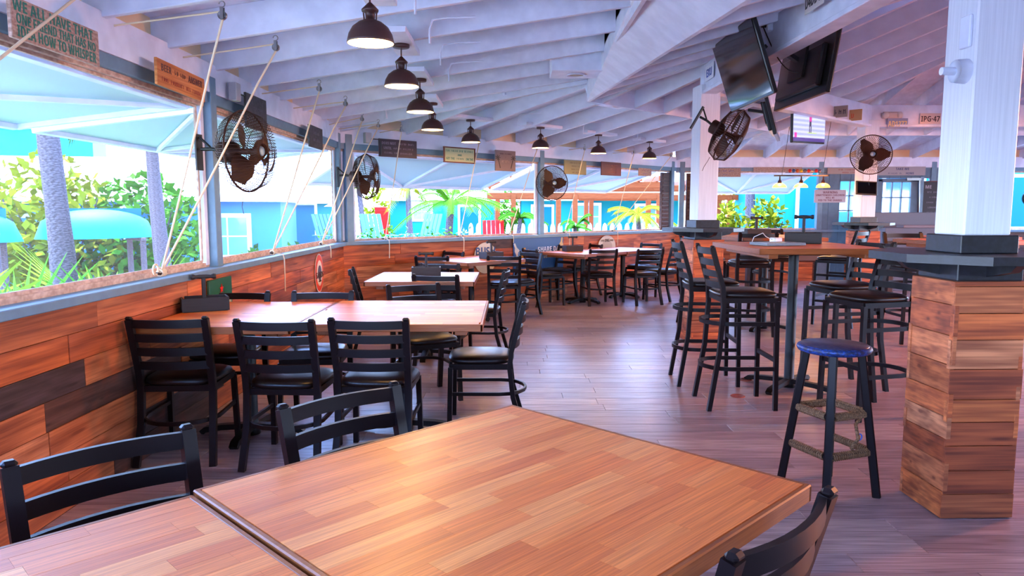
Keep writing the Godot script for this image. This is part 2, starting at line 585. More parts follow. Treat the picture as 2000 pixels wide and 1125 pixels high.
func build_walls() -> void:
	var names := ["wall_left", "wall_back_left", "wall_back", "wall_back_right", "wall_right", "wall_front_right", "wall_front", "wall_front_left"]
	for i in 8:
		var p0: Vector2 = OUT[i]
		var p1: Vector2 = OUT[(i + 1) % 8]
		var o := wall_node(names[i], p0, p1)
		var L := p0.distance_to(p1)
		var st := ms()
		var z1 := -0.10
		# low wall, sill and top beam
		var entrance := false
		if not entrance:
			bx(st, Vector3(L / 2, 0.48, z1 / 2 - 0.002), Vector3(L + 0.06, 0.97, 0.1))
			obj("studs", st, M.cedar_dark[1], o)
		if i == 0:
			board_wall(o, L, 0.0, 0.965, 7, 3)
		elif i == 1:
			board_wall(o, L, 0.0, 0.965, 7, 4)
		elif i == 2:
			board_wall(o, 2.75, 0.0, 0.965, 7, 9)
		if not entrance:
			st = ms()
			bx(st, Vector3(L / 2, 0.99, 0.0), Vector3(L + 0.02, 0.045, 0.15), Basis(), 0.004)
			obj("sill", st, M.blue, o)
			st = ms()
			bx(st, Vector3(L / 2, 1.025, -0.065), Vector3(L, 0.035, 0.05), Basis(), 0.004)
			obj("sill_batten", st, M.sill_worn, o)
		st = ms()
		bx(st, Vector3(L / 2, 2.33, -0.03), Vector3(L + 0.03, 0.2, 0.09))
		obj("top_beam", st, M.white, o)
		st = ms()
		bx(st, Vector3(L / 2, 2.195, -0.035), Vector3(L, 0.075, 0.07), Basis(), 0.003)
		obj("head_rail", st, M.blue, o)
		st = ms()
		bx(st, Vector3(L / 2, 2.145, -0.055), Vector3(L, 0.03, 0.05), Basis(), 0.003)
		obj("head_batten", st, M.sill_worn, o)
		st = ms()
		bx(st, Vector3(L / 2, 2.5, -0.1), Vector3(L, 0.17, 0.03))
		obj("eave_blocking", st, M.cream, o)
		if i == 6:
			st = ms()
			bx(st, Vector3(L / 2, 1.58, -0.04), Vector3(L, 1.16, 0.06))
			obj("added_shade_wall", st, M.blue_wall, o)  # unseen closed side, added to cut light from behind the camera
		# posts
		var us := []
		if i == 0:
			us = [0.0, 3.93, L - 0.08]
		elif i == 1:
			us = [0.12, 3.66, 7.42]
		elif i == 2:
			us = [0.12, 2.84, 5.05]
		else:
			us = [0.0, L * 0.5]
		for u in us:
			st = ms()
			bx(st, Vector3(u, 1.66, -0.03), Vector3(0.1, 1.36, 0.1), Basis(), 0.004)
			obj("post", st, M.blue, o)
			if i < 2:
				for s in [-1.0, 1.0]:
					st = ms()
					bx(st, Vector3(u + s * 0.08, 1.585, -0.05), Vector3(0.055, 1.12, 0.03), Basis(), 0.003)
					obj("jamb", st, M.white, o)
	# clear vinyl storm sheets in the left window bays
	var bays := [[OUT[0], OUT[1], 0.13, 3.80], [OUT[0], OUT[1], 4.06, 7.6]]
	var k := 1
	for b in bays:
		var o := wall_node("window_%d" % k, b[0], b[1])
		var st := ms()
		# lightly rippled sheet
		var N := 40
		for s in 2:
			st.set_smooth_group(1)
			for i in N:
				for j in 8:
					var f := func(ii: int, jj: int) -> Vector3:
						var u: float = lerpf(b[2], b[3], float(ii) / N)
						var y: float = lerpf(1.04, 2.135, jj / 8.0)
						return Vector3(u, y, -0.07 + 0.004 * sin(u * 23.0 + y * 5.0) + 0.004 * sin(u * 9.0 - y * 11.0))
					if s == 0:
						quad(st, f.call(i, j), f.call(i + 1, j), f.call(i + 1, j + 1), f.call(i, j + 1), Vector3(2, 1.5, -5))
		obj("vinyl_sheet", st, M.vinyl, o)
		st = ms()
		for e in [[Vector3(b[2], 1.05, -0.06), Vector3(b[3], 1.05, -0.06)], [Vector3(b[2], 2.125, -0.06), Vector3(b[3], 2.125, -0.06)], [Vector3(b[2], 1.05, -0.06), Vector3(b[2], 2.125, -0.06)], [Vector3(b[3], 1.05, -0.06), Vector3(b[3], 2.125, -0.06)]]:
			bar(st, e[0], e[1], 0.022, 0.016, Vector3(0, 0, 1), 0.002)
		obj("frame", st, M.sill_worn, o)
		k += 1
	# storm shutters propped open outside; those behind the camera are added to block sky
	var sh := [[0, 0.2, 3.8], [0, 4.0, 7.6], [1, 0.25, 3.55], [1, 3.8, 7.0], [2, 0.5, 2.7], [6, 0.4, 3.8], [6, 4.2, 7.6], [7, 0.4, 3.4], [7, 3.8, 6.8]]
	for s in sh:
		var p0: Vector2 = OUT[s[0]]
		var p1: Vector2 = OUT[(s[0] + 1) % 8]
		var o := Node3D.new()
		o.name = numbered("storm_shutter")
		add_child(o, true)
		o.transform = wall_transform(p0, p1)
		tag(o, ["white storm shutter propped open outside the vinyl window behind the whisper sign", "white storm shutter propped open outside the vinyl window past the caged fan", "white storm shutter propped open above the palms and beach chairs", "white storm shutter propped open before the orange pergola", "white storm shutter propped open beyond the pool-table light", "unseen added sky-blocking shutter at the far end of the closed side", "unseen added sky-blocking shutter in the middle of the closed side", "unseen added sky-blocking shutter outside the foreground tables' window", "unseen added sky-blocking shutter at the cedar wall end of the foreground window"][sh.find(s)], "shutter", "storm shutters propped open outside")
		var A := Vector3(s[1], 2.14, -0.12)
		var B := Vector3(s[2], 2.14, -0.12)
		var dn := Vector3(0, -0.14 if s[0] == 0 else -0.36, -1.18)
		var st := ms()
		var nrm := Vector3(0, 1.18, dn.y).normalized()
		for q in [0.0, 0.02]:
			quad(st, A + nrm * q, B + nrm * q, B + dn + nrm * q, A + dn + nrm * q, (A + B + dn) / 2 + nrm * (0.01 if q > 0.005 else 1.0))
		quad(st, A + dn, B + dn, B + dn + nrm * 0.02, A + dn + nrm * 0.02, A)
		obj("sheet", st, M.shutter, o)
		var mid := (A + B) / 2
		for e in [[A, B], [A + dn, B + dn], [A, A + dn], [B, B + dn], [mid, mid + dn]]:
			st = ms()
			bar(st, e[0] - nrm * 0.02, e[1] - nrm * 0.02, 0.05, 0.035, nrm, 0.003)
			obj("frame_rail", st, M.white, o)
		for e in [[A, mid + dn], [mid + dn, B]]:
			st = ms()
			bar(st, e[0] - nrm * 0.025, e[1] - nrm * 0.025, 0.03, 0.03, nrm)
			obj("brace", st, M.white, o)
	# brown louvre doors folded back at the far corner
	for a in [[1, 7.22, 0.26], [2, 0.32, 0.22]]:
		var o := wall_node("door_%d" % (3 if a[0] == 1 else 4), OUT[a[0]], OUT[a[0] + 1])
		var st := ms()
		bx(st, Vector3(a[1], 1.57, -0.04), Vector3(a[2], 1.1, 0.05), Basis(), 0.004)
		obj("panel", st, M.cedar_dark[1], o)
		for j in 14:
			st = ms()
			bx(st, Vector3(a[1], 1.06 + j * 0.077, -0.01), Vector3(a[2] - 0.05, 0.06, 0.008), Basis(Vector3.RIGHT, 0.35))
			obj("slat", st, M.cedar_dark[1], o)
	# blue boarded part of the back wall with two glazed doors
	var bw := structure("wall_blue_panel")
	bw.transform = wall_transform(OUT[2], OUT[3])
	for r in [[2.8, 3.22, 0.0, 2.2], [3.62, 3.98, 0.0, 2.2], [4.98, 6.2, 0.0, 2.2], [3.22, 3.62, 0.0, 1.1], [3.22, 3.62, 1.97, 2.2], [3.98, 4.98, 2.02, 2.2]]:
		var x: float = r[0]
		while x < r[1] - 0.01:
			var x2: float = minf(x + 0.21, r[1])
			var st := ms()
			bx(st, Vector3((x + x2) / 2, (r[2] + r[3]) / 2, -0.02), Vector3(x2 - x - 0.004, r[3] - r[2], 0.05), Basis(), 0.003)
			obj("board", st, M.blue_wall, bw)
			x = x2
	var g := 1
	for r in [[3.22, 3.62, 1.1, 1.97, 2, 3], [4.06, 4.63, 1.34, 1.95, 3, 2]]:
		var o := Node3D.new()
		o.name = "door_%d" % g
		add_child(o, true)
		o.set_meta("kind", "structure")
		o.transform = wall_transform(OUT[2], OUT[3])
		if g == 2:
			var d := ms()
			bx(d, Vector3(4.34, 0.66, -0.02), Vector3(0.86, 1.32, 0.04), Basis(), 0.004)
			for e in [-1, 1]:
				bx(d, Vector3(4.345 + e * 0.36, 1.66, -0.02), Vector3(0.145, 0.68, 0.04), Basis(), 0.004)
			bx(d, Vector3(4.34, 1.985, -0.02), Vector3(0.86, 0.06, 0.04), Basis(), 0.004)
			obj("door_leaf", d, M.blue_wall, o)
			d = ms()
			for e in [-1, 1]:
				bx(d, Vector3(4.345 + e * 0.47, 1.02, 0.0), Vector3(0.07, 2.06, 0.09), Basis(), 0.004)
			obj("door_frame", d, M.blue, o)
			d = ms()
			bar(d, Vector3(4.5, 2.0, 0.05), Vector3(4.78, 2.0, 0.05), 0.035, 0.05)
			bar(d, Vector3(4.75, 2.0, 0.05), Vector3(4.8, 1.25, 0.03), 0.02, 0.02)
			obj("door_closer", d, M.steel, o)
		var nx: int = r[4]
		var ny: int = r[5]
		for a in nx:
			for c in ny:
				var st := ms()
				var wx: float = (r[1] - r[0]) / nx
				var wy: float = (r[3] - r[2]) / ny
				bx(st, Vector3(r[0] + wx * (a + 0.5), r[2] + wy * (c + 0.5), -0.02), Vector3(wx - 0.02, wy - 0.02, 0.006))
				obj("pane", st, M.glass, o)
		var st2 := ms()
		for a in nx + 1:
			var x: float = lerpf(r[0], r[1], float(a) / nx)
			bx(st2, Vector3(x, (r[2] + r[3]) / 2, -0.01), Vector3(0.022, r[3] - r[2] + 0.02, 0.03))
		for c in ny + 1:
			var y: float = lerpf(r[2], r[3], float(c) / ny)
			bx(st2, Vector3((r[0] + r[1]) / 2, y, -0.01), Vector3(r[1] - r[0] + 0.02, 0.022, 0.03))
		obj("glazing_bars", st2, M.blue, o)
		g += 1

func wall_transform(p0: Vector2, p1: Vector2) -> Transform3D:
	var x := (V(p1.x, 0, p1.y) - V(p0.x, 0, p0.y)).normalized()
	return Transform3D(Basis(x, Vector3.UP, x.cross(Vector3.UP)), V(p0.x, 0, p0.y))

func hit(o: Vector2, d: Vector2, a: Vector2, b: Vector2) -> float:
	var r = Geometry2D.line_intersects_line(o, d, a, b - a)
	return INF if r == null else (r - o).dot(d)

func build_roofs() -> void:
	var led := oct(6.37)
	var eave := oct(6.37)
	eave[0] = Vector2(1.5, 2.96)
	var ce := structure("ceiling")
	var up := Vector3.UP
	for i in 8:
		var p0: Vector2 = OUT[i]
		var p1: Vector2 = OUT[(i + 1) % 8]
		var q0: Vector2 = led[i]
		var q1: Vector2 = led[(i + 1) % 8]
		var dir := (p1 - p0).normalized()
		var nin := Vector2(dir.y, -dir.x)     # indoors
		if nin.dot(C0 - p0) < 0:
			nin = -nin
		var depth := (q0 - p0).dot(nin)
		var sl := 0.44 / depth
		# deck
		var st := ms()
		var e0 := p0 - nin * 0.5 - dir * 0.2
		var e1 := p1 - nin * 0.5 + dir * 0.2
		for lay in [0.19, 0.23]:
			quad(st, V(e0.x, 2.4 - 0.5 * sl + lay, e0.y), V(e1.x, 2.4 - 0.5 * sl + lay, e1.y), V(q1.x + nin.x * 0.12, 2.86 + lay, q1.y + nin.y * 0.12), V(q0.x + nin.x * 0.12, 2.86 + lay, q0.y + nin.y * 0.12), V(p0.x, (-9.0 if lay > 0.2 else 9.0), p0.y))
		obj("roof_deck", st, M.deck, ce)
		# rafters
		var L := p0.distance_to(p1)
		var n := int(L / 0.72)
		var off := 0.42 if i == 0 else 0.3
		for k in n + 3:
			var foot := p0 + dir * (off + (k - 1) * 0.72)
			var t := hit(foot, nin, q0, q1)
			var t0 := 0.0
			for h in [[p0, q0], [p1, q1]]:
				var th := hit(foot, nin, h[0], h[1])
				if th > 0.0 and th < t:
					t = th
			var along := (foot - p0).dot(dir)
			if along < 0.0 or along > L:
				continue
			if t < 0.25 or t > depth + 0.05:
				continue
			var a := foot - nin * 0.3
			t += 0.04
			var b := foot + nin * t
			st = ms()
			var A := V(a.x, 2.4 - 0.3 * sl + 0.095, a.y)
			var B := V(b.x, 2.4 + t * sl + 0.095, b.y)
			bar(st, A, B, 0.042, 0.19, up, 0.003)
			obj("rafter", st, M.white, ce)
		# hip rafter
		st = ms()
		bar(st, V(p1.x, 2.46, p1.y), V(q1.x, 2.9, q1.y), 0.05, 0.2, up, 0.003)
		obj("hip_rafter", st, M.white, ce)
		st = ms()
		bar(st, V(q0.x + nin.x * 0.03, 2.92, q0.y + nin.y * 0.03), V(q1.x + nin.x * 0.03, 2.92, q1.y + nin.y * 0.03), 0.03, 0.3, up)
		obj("ledger", st, M.white, ce)
		# fascia between the two roofs
		var v0: Vector2 = eave[i]
		var v1: Vector2 = eave[(i + 1) % 8]
		st = ms()
		quad(st, V(q0.x, 3.05, q0.y), V(q1.x, 3.05, q1.y), V(v1.x, 2.6, v1.y), V(v0.x, 2.6, v0.y), V(C0.x, 2.8, C0.y))
		var sh := (C0 - (v0 + v1) / 2).normalized() * 0.035
		quad(st, V(q0.x + sh.x, 3.05, q0.y + sh.y), V(q1.x + sh.x, 3.05, q1.y + sh.y), V(v1.x + sh.x, 2.6, v1.y + sh.y), V(v0.x + sh.x, 2.6, v0.y + sh.y), V(p0.x, 2.8, p0.y))
		quad(st, V(v0.x, 2.6, v0.y), V(v1.x, 2.6, v1.y), V(v1.x + sh.x, 2.6, v1.y + sh.y), V(v0.x + sh.x, 2.6, v0.y + sh.y), V(v0.x, 4, v0.y))
		obj("fascia", st, M.white, ce)
		st = ms()
		for up_ in [0.0, 0.03]:
			quad(st, V(q0.x, 3.06 + up_, q0.y), V(q1.x, 3.06 + up_, q1.y), V(v1.x, 2.82 + up_, v1.y), V(v0.x, 2.82 + up_, v0.y), V(q0.x, (9.0 if up_ == 0.0 else -9.0), q0.y))
		obj("valley_board", st, M.deck, ce)
		# inner pyramid roof
		var d2 := (v1 - v0).normalized()
		var n2 := Vector2(d2.y, -d2.x)
		if n2.dot(C0 - v0) < 0:
			n2 = -n2
		var dep2 := (C0 - v0).dot(n2)
		var top := 2.6 + 0.29 * dep2
		st = ms()
		for lay in [0.2, 0.24]:
			var o := V(C0.x, (9.0 if lay < 0.22 else -9.0), C0.y)
			tri(st, V(v0.x, 2.6 + lay, v0.y), V(v1.x, 2.6 + lay, v1.y), V(C0.x, top + lay, C0.y), o)
		obj("roof_deck", st, M.deck, ce)
		var L2 := v0.distance_to(v1)
		var k2 := 0
		while 0.25 + k2 * 0.62 < L2:
			var foot := v0 + d2 * (0.25 + k2 * 0.62)
			var t := dep2
			for h in [v0, v1]:
				var th := hit(foot, n2, h, C0)
				if th > 0.0:
					t = minf(t, th)
			if t > 0.3:
				var b := foot + n2 * t
				st = ms()
				bar(st, V(foot.x, 2.7, foot.y), V(b.x, 2.7 + 0.29 * t, b.y), 0.045, 0.2, up, 0.003)
				obj("inner_rafter", st, M.white, ce)
			k2 += 1
		st = ms()
		bar(st, V(v1.x, 2.69, v1.y), V(C0.x, 2.69 + 0.29 * dep2, C0.y), 0.05, 0.18, up, 0.003)
		obj("hip_rafter", st, M.white, ce)
	# ring beam on the columns
	var ring := ring_pts()
	for i in 8:
		var a: Vector2 = ring[i]
		var b: Vector2 = ring[(i + 1) % 8]
		var st := ms()
		var d := (b - a).normalized() * 0.06
		bar(st, V(a.x - d.x, 2.765, a.y - d.y), V(b.x + d.x, 2.765, b.y + d.y), 0.09, 0.3, up, 0.006)
		obj("ring_beam", st, M.white, ce)
		st = ms()
		bar(st, V(a.x, 2.62, a.y), V(b.x, 2.62, b.y), 0.15, 0.035, up, 0.004)
		obj("beam_trim", st, M.white, ce)
	# boxed can lights by the fascia
	for p in [[0.62, 7.15], [0.62, 4.45], [1.35, 9.25]]:
		var o := thing("can_light", "white boxed recessed can light beside the inner roof edge" if p[0] > 1 else ("white boxed recessed can light next to the inner roof corner" if p[1] > 6 else "white boxed recessed can light over the aisle by the tilted television"), "light", V(p[0], 2.7, p[1]), 0.0 if p[0] < 1 else PI / 4, "boxed can lights")
		var st := ms()
		bx(st, Vector3(0, 0.1, 0), Vector3(0.5, 0.2, 0.42), Basis(), 0.004)
		obj("housing", st, M.white, o)
		st = ms()
		lathe(st, [Vector2(0.09, 0.0), Vector2(0.095, -0.012), Vector2(0.075, -0.012), Vector2(0.07, 0.0)], 24, Transform3D(Basis(), Vector3(0, 0, 0)))
		obj("trim_ring", st, M.white, o)
		st = ms()
		lathe(st, [Vector2(0.0, -0.004), Vector2(0.07, -0.004), Vector2(0.07, 0.0)], 20)
		obj("lens", st, paint(Color(0.75, 0.72, 0.66)), o)

func ring_pts() -> Array:
	var r := oct(5.1)
	r[0] = Vector2(2.13, 3.38)
	r[1] = Vector2(2.04, 7.8)
	r[2] = Vector2(5.2, 10.8)
	return r

func build_columns() -> void:
	var labels := ["white square column over a cedar-clad base, beside the round blue stool", "white square column over a cedar-clad base behind the tall ladder-back stools", "white square column with a black monitor, before the glazed doors"]
	var ring := ring_pts()
	for i in 3:
		var p: Vector2 = ring[i]
		var o := thing("column", labels[i], "column", V(p.x, 0, p.y), [0.03, 0.15, 0.1][i])
		var r := RandomNumberGenerator.new()
		r.seed = 70 + i
		var h := 0.335 / 2
		var st := ms()
		bx(st, Vector3(0, 0.55, 0), Vector3(0.29, 1.1, 0.29))
		obj("core", st, M.cedar_dark[1], o)
		# cladding boards on four faces
		for f in 4:
			var b := Basis(Vector3.UP, f * PI / 2)
			var y := 0.005
			while y < 1.09:
				var bh := minf(r.randf_range(0.1, 0.145), 1.1 - y)
				st = ms()
				var t := r.randf_range(0.019, 0.024)
				bx(st, b * Vector3(r.randf_range(-0.003, 0.003), y + bh / 2, h - 0.022 + t / 2), Vector3(0.332 + r.randf_range(-0.006, 0.008), bh - 0.003, t), b, 0.0015)
				obj("plank", st, M.cedar[r.randi() % M.cedar.size()], o)
				y += bh
		st = ms()
		bx(st, Vector3(0, 1.145, 0), Vector3(0.3, 0.09, 0.3), Basis(), 0.004)
		obj("neck", st, M.navy, o)
		# octagonal drink ledge
		st = ms()
		var poly := PackedVector2Array()
		for k in 8:
			var a := TAU * (k + 0.5) / 8
			poly.append(Vector2(cos(a), sin(a)) * 0.425)
		prism(st, poly, 1.185, 1.222, Transform3D(Basis(Vector3.RIGHT, -PI / 2), Vector3.ZERO))
		obj("ledge", st, M.navy, o)
		for f in 4:
			st = ms()
			var b := Basis(Vector3.UP, f * PI / 2)
			prism(st, PackedVector2Array([Vector2(0.15, 1.185), Vector2(0.34, 1.185), Vector2(0.30, 1.15), Vector2(0.15, 1.12)]), -0.02, 0.02, Transform3D(b, Vector3.ZERO))
			obj("bracket", st, M.navy, o)
		st = ms()
		bx(st, Vector3(0, 1.262, 0), Vector3(0.265, 0.082, 0.265), Basis(), 0.004)
		obj("collar", st, M.navy, o)
		st = ms()
		bx(st, Vector3(0, 2.0, 0), Vector3(0.22, 1.4, 0.22), Basis(), 0.008)
		obj("post", st, M.white_grain, o)
		if i == 0:
			# old plumbing flange and hinge plate on the near post
			st = ms()
			lathe(st, [Vector2(0, 0.05), Vector2(0.05, 0.05), Vector2(0.055, 0.0)], 16, Transform3D(Basis(Vector3(0, 0, 1), PI / 2), Vector3(-0.11, 2.03, 0.05)))
			tube(st, [Vector3(-0.11, 2.03, 0.05), Vector3(-0.22, 2.03, 0.05)], 0.018, 10)
			obj("pipe_flange", st, M.white, o)
			st = ms()
			bx(st, Vector3(-0.118, 2.2, 0.05), Vector3(0.016, 0.14, 0.07), Basis(), 0.004)
			obj("hinge_plate", st, M.white, o)

# ---------------------------------------------------------------- tables
func tabletop(o: Node3D, w: float, d: float, top: float, thick: float, mats: Array, seed_: int, sw := 0.054) -> void:
	var r := RandomNumberGenerator.new()
	r.seed = seed_
	var rows := int(round((d - 0.03) / sw))
	sw = (d - 0.03) / rows
	var w2 := w / 2 - 0.015
	for i in rows:
		var x := -w2 - r.randf() * 0.3
		var z := -d / 2 + 0.015 + sw * (i + 0.5)
		while x < w2:
			var l := r.randf_range(0.2, 0.62)
			var a := maxf(x, -w2)
			var b := minf(x + l, w2)
			if b - a > 0.015:
				var st := ms()
				bx(st, Vector3((a + b) / 2, top - thick / 2, z), Vector3(b - a - 0.0004, thick - 0.0004 * r.randf(), sw - 0.0004))
				obj("stave", st, mats[r.randi() % mats.size()], o)
			x += l
	var st2 := ms()
	for s in [-1.0, 1.0]:
		bx(st2, Vector3(0, top - thick / 2 - 0.0003, s * (d / 2 - 0.0075)), Vector3(w, thick, 0.015), Basis(), 0.003)
		bx(st2, Vector3(s * (w / 2 - 0.0075), top - thick / 2 - 0.0006, 0), Vector3(0.015, thick, d), Basis(), 0.003)
	obj("edge_band", st2, M.table_edge if mats == M.stave else mats[0], o)
	st2 = ms()
	for s in [-1.0, 1.0]:
		bx(st2, Vector3(s * (w / 2 - 0.13), top - thick - 0.018, 0), Vector3(0.07, 0.036, d - 0.16), Basis(), 0.004)
	obj("batten", st2, M.table_edge, o)

func pedestal(o: Node3D, top: float, reach: float, turn := 0.0) -> void:
	var st := ms()
	lathe(st, [Vector2(0.0, 0.0), Vector2(0.05, 0.0), Vector2(0.05, 0.05), Vector2(0.038, 0.07), Vector2(0.038, top - 0.07)], 20)
	obj("pedestal_post", st, M.iron, o)
	for k in 4:
		st = ms()
		var d := Basis(Vector3.UP, turn + k * PI / 2) * Vector3.RIGHT
		sweep(st, [d * 0.03 + Vector3(0, 0.055, 0), d * reach * 0.6 + Vector3(0, 0.045, 0), d * reach * 0.92 + Vector3(0, 0.03, 0), d * reach + Vector3(0, 0.008, 0)], Vector3.UP, 0.05, 0.035)
		obj("foot", st, M.iron, o)
	st = ms()
	bx(st, Vector3(0, top - 0.065, 0), Vector3(0.4, 0.012, 0.4))
	obj("top_plate", st, M.iron, o)

func table(label: String, c: Vector3, turn: float, w: float, d: float, h: float, mats: Array, seed_: int, reach := 0.32) -> Node3D:
	var o := thing("high_table" if h > 1.0 else "dining_table", label, "table", c, turn)
	tabletop(o, w, d, h, 0.042, mats, seed_)
	pedestal(o, h, reach, PI / 4 if h > 1.0 else 0.0)
	return o

func build_tables() -> void:
	var q := PI / 4
	# the two foreground tables, butted edge to edge
	var mid := (V(-0.739, 0, 1.619) + V(0.707, 0, 1.656)) / 2
	table("orange butcher-block dining table, a single dark-edged chair drawn up at its open corner", mid, q, 1.045, 1.0, 0.775, M.stave, 1)
	table("orange butcher-block dining table along the wall side, one black chair back rising over it", mid + Basis(Vector3.UP, q) * Vector3(-1.05, 0, 0.02), q, 1.04, 1.0, 0.772, M.stave, 2)
	# pair across the corridor under the vinyl windows
	table("butcher-block dining table touching the cedar wall, with a caddy on it", V(-1.65, 0, 4.5), 0.0, 0.86, 1.1, 0.775, M.stave, 3)
	table("butcher-block dining table with three chairs pulled up before it", V(-0.69, 0, 4.58), 0.0, 1.05, 1.08, 0.775, M.stave, 4)
	table("worn dining table with a caddy, before the far cedar wall", V(-0.83, 0, 6.95), 0.0, 0.99, 1.0, 0.775, M.stave, 5)
	table("dining table set corner-on, in front of the oval beer sign", V(-0.53, 0, 9.42), q, 1.0, 1.0, 0.775, M.stave, 6)
	var along := Vector3(0.7071, 0, -0.7071)
	var c6 := V(1.045, 0, 10.37) + along * 0.5 + Vector3(-0.7071, 0, -0.7071) * 0.45
	table("butcher-block dining table end of the long run before the banner", c6, q, 1.0, 0.9, 0.775, M.stave, 7)
	table("butcher-block dining table of the long run, at its end away from the banner", c6 + along * 1.01, q, 1.0, 0.9, 0.775, M.stave, 8)
	# high tables on the right
	table("tall butcher-block table with a laptop and caddy between ladder-back stools", V(2.22, 0, 5.72), 0.02, 0.96, 1.14, 1.14, M.stave, 9, 0.36)
	table("tall butcher-block table behind the laptop table, caddy in its middle", V(3.0, 0, 8.6), 0.1, 1.0, 1.0, 1.1, M.stave, 10, 0.36)
	table("tall table with a butcher-block top beside the white column's dark collar", V(4.45, 0, 7.2), 0.2, 1.0, 0.7, 1.12, M.stave, 11, 0.36)
	table("tall wooden-topped table behind the table at the column's collar", V(5.3, 0, 8.6), 0.2, 1.0, 0.7, 1.1, M.stave, 12, 0.36)

# ---------------------------------------------------------------- seating
func curved_slat(st: SurfaceTool, y: float, hw: float, z: float, bow: float, hh: float) -> void:
	var pts := []
	for i in 9:
		var u := -1.0 + 2.0 * i / 8
		pts.append(Vector3(u * hw, y, z + bow * (1.0 - u * u)))
	sweep(st, pts, Vector3.UP, 0.016, hh)

func cushion(st: SurfaceTool, w: float, d: float, y: float, t: float) -> void:
	# rounded pad: stacked superellipse rings
	var prof := [[0.90, 0.0], [0.98, t * 0.2], [1.0, t * 0.45], [0.97, t * 0.7], [0.86, t * 0.9], [0.6, t * 1.02], [0.3, t * 1.06], [0.0, t * 1.07]]
	var seg := 32
	var ring := func(k: int) -> Array:
		var out := []
		for i in seg:
			var a := TAU * i / seg
			var ca := cos(a)
			var sa := sin(a)
			var e := 0.55
			var xx: float = signf(ca) * pow(absf(ca), e) * w / 2 * prof[k][0]
			var zz: float = signf(sa) * pow(absf(sa), e) * d / 2 * prof[k][0]
			xx *= 1.0 - 0.09 * (zz / d + 0.5)
			out.append(Vector3(xx, y + prof[k][1], zz))
		return out
	st.set_smooth_group(1)
	for k in prof.size() - 1:
		var a: Array = ring.call(k)
		var b: Array = ring.call(k + 1)
		for i in seg:
			var j := (i + 1) % seg
			quad(st, a[i], a[j], b[j], b[i], Vector3(0, y + t * 0.2, 0))
	st.set_smooth_group(-1)

# front is -z, back is +z
func make_chair(sh: float, th: float, bar_stool: bool, label: String) -> Node3D:
	var o := thing("bar_stool" if bar_stool else "dining_chair", label, "stool" if bar_stool else "chair")
	var st: SurfaceTool
	var bw := 0.195
	for s in [-1.0, 1.0]:
		st = ms()
		sweep(st, [Vector3(s * (bw + 0.012), 0, 0.27), Vector3(s * bw, sh * 0.5, 0.205), Vector3(s * bw, sh * 0.9, 0.185), Vector3(s * bw, sh + 0.06, 0.195), Vector3(s * (bw + 0.006), th - 0.012, 0.275)], Vector3(0, 0, 1), 0.036, 0.03)
		bx(st, Vector3(s * (bw + 0.006), th - 0.005, 0.277), Vector3(0.034, 0.018, 0.028), Basis(), 0.007)
		obj("back_leg", st, M.chair, o)
		st = ms()
		sweep(st, [Vector3(s * 0.2, 0, -0.2), Vector3(s * 0.19, sh - 0.04, -0.19)], Vector3(0, 0, 1), 0.03, 0.03)
		obj("front_leg", st, M.chair, o)
	var n := 4
	var gap := 0.08
	for k in n:
		st = ms()
		var y := th - 0.036 - k * gap
		var f := (y - sh - 0.06) / (th - sh - 0.06)
		curved_slat(st, y, bw - 0.004, 0.198 + 0.08 * f, 0.035, 0.045)
		obj("slat", st, M.chair, o)
	st = ms()
	for s in [-1.0, 1.0]:
		bar(st, Vector3(s * 0.19, sh - 0.035, -0.19), Vector3(s * 0.19, sh - 0.035, 0.19), 0.02, 0.035)
	bar(st, Vector3(-0.19, sh - 0.035, -0.19), Vector3(0.19, sh - 0.035, -0.19), 0.02, 0.035)
	bar(st, Vector3(-0.19, sh - 0.035, 0.18), Vector3(0.19, sh - 0.035, 0.18), 0.02, 0.035)
	obj("seat_frame", st, M.chair, o)
	st = ms()
	cushion(st, 0.44, 0.43, sh - 0.02, 0.05)
	obj("seat", st, M.seat, o)
	# bent hoop stretcher
	for y in ([0.30, sh - 0.2] if bar_stool else [0.25]):
		var pts := []
		pts.append(Vector3(-0.195, y, -0.19))
		pts.append(Vector3(-0.2, y, 0.05))
		for i in 9:
			var a := PI + PI * i / 8.0
			pts.append(Vector3(cos(a) * 0.2, y, 0.12 - sin(a) * 0.17))
		pts.append(Vector3(0.2, y, 0.05))
		pts.append(Vector3(0.195, y, -0.19))
		st = ms()
		sweep(st, pts, Vector3.UP, 0.014, 0.028 if y > 0.28 else 0.022)
		obj("hoop_stretcher", st, M.chair, o)
	if bar_stool:
		st = ms()
		bar(st, Vector3(-0.195, 0.36, -0.195), Vector3(0.195, 0.36, -0.195), 0.02, 0.03)
		obj("foot_rail", st, M.chair, o)
	return o

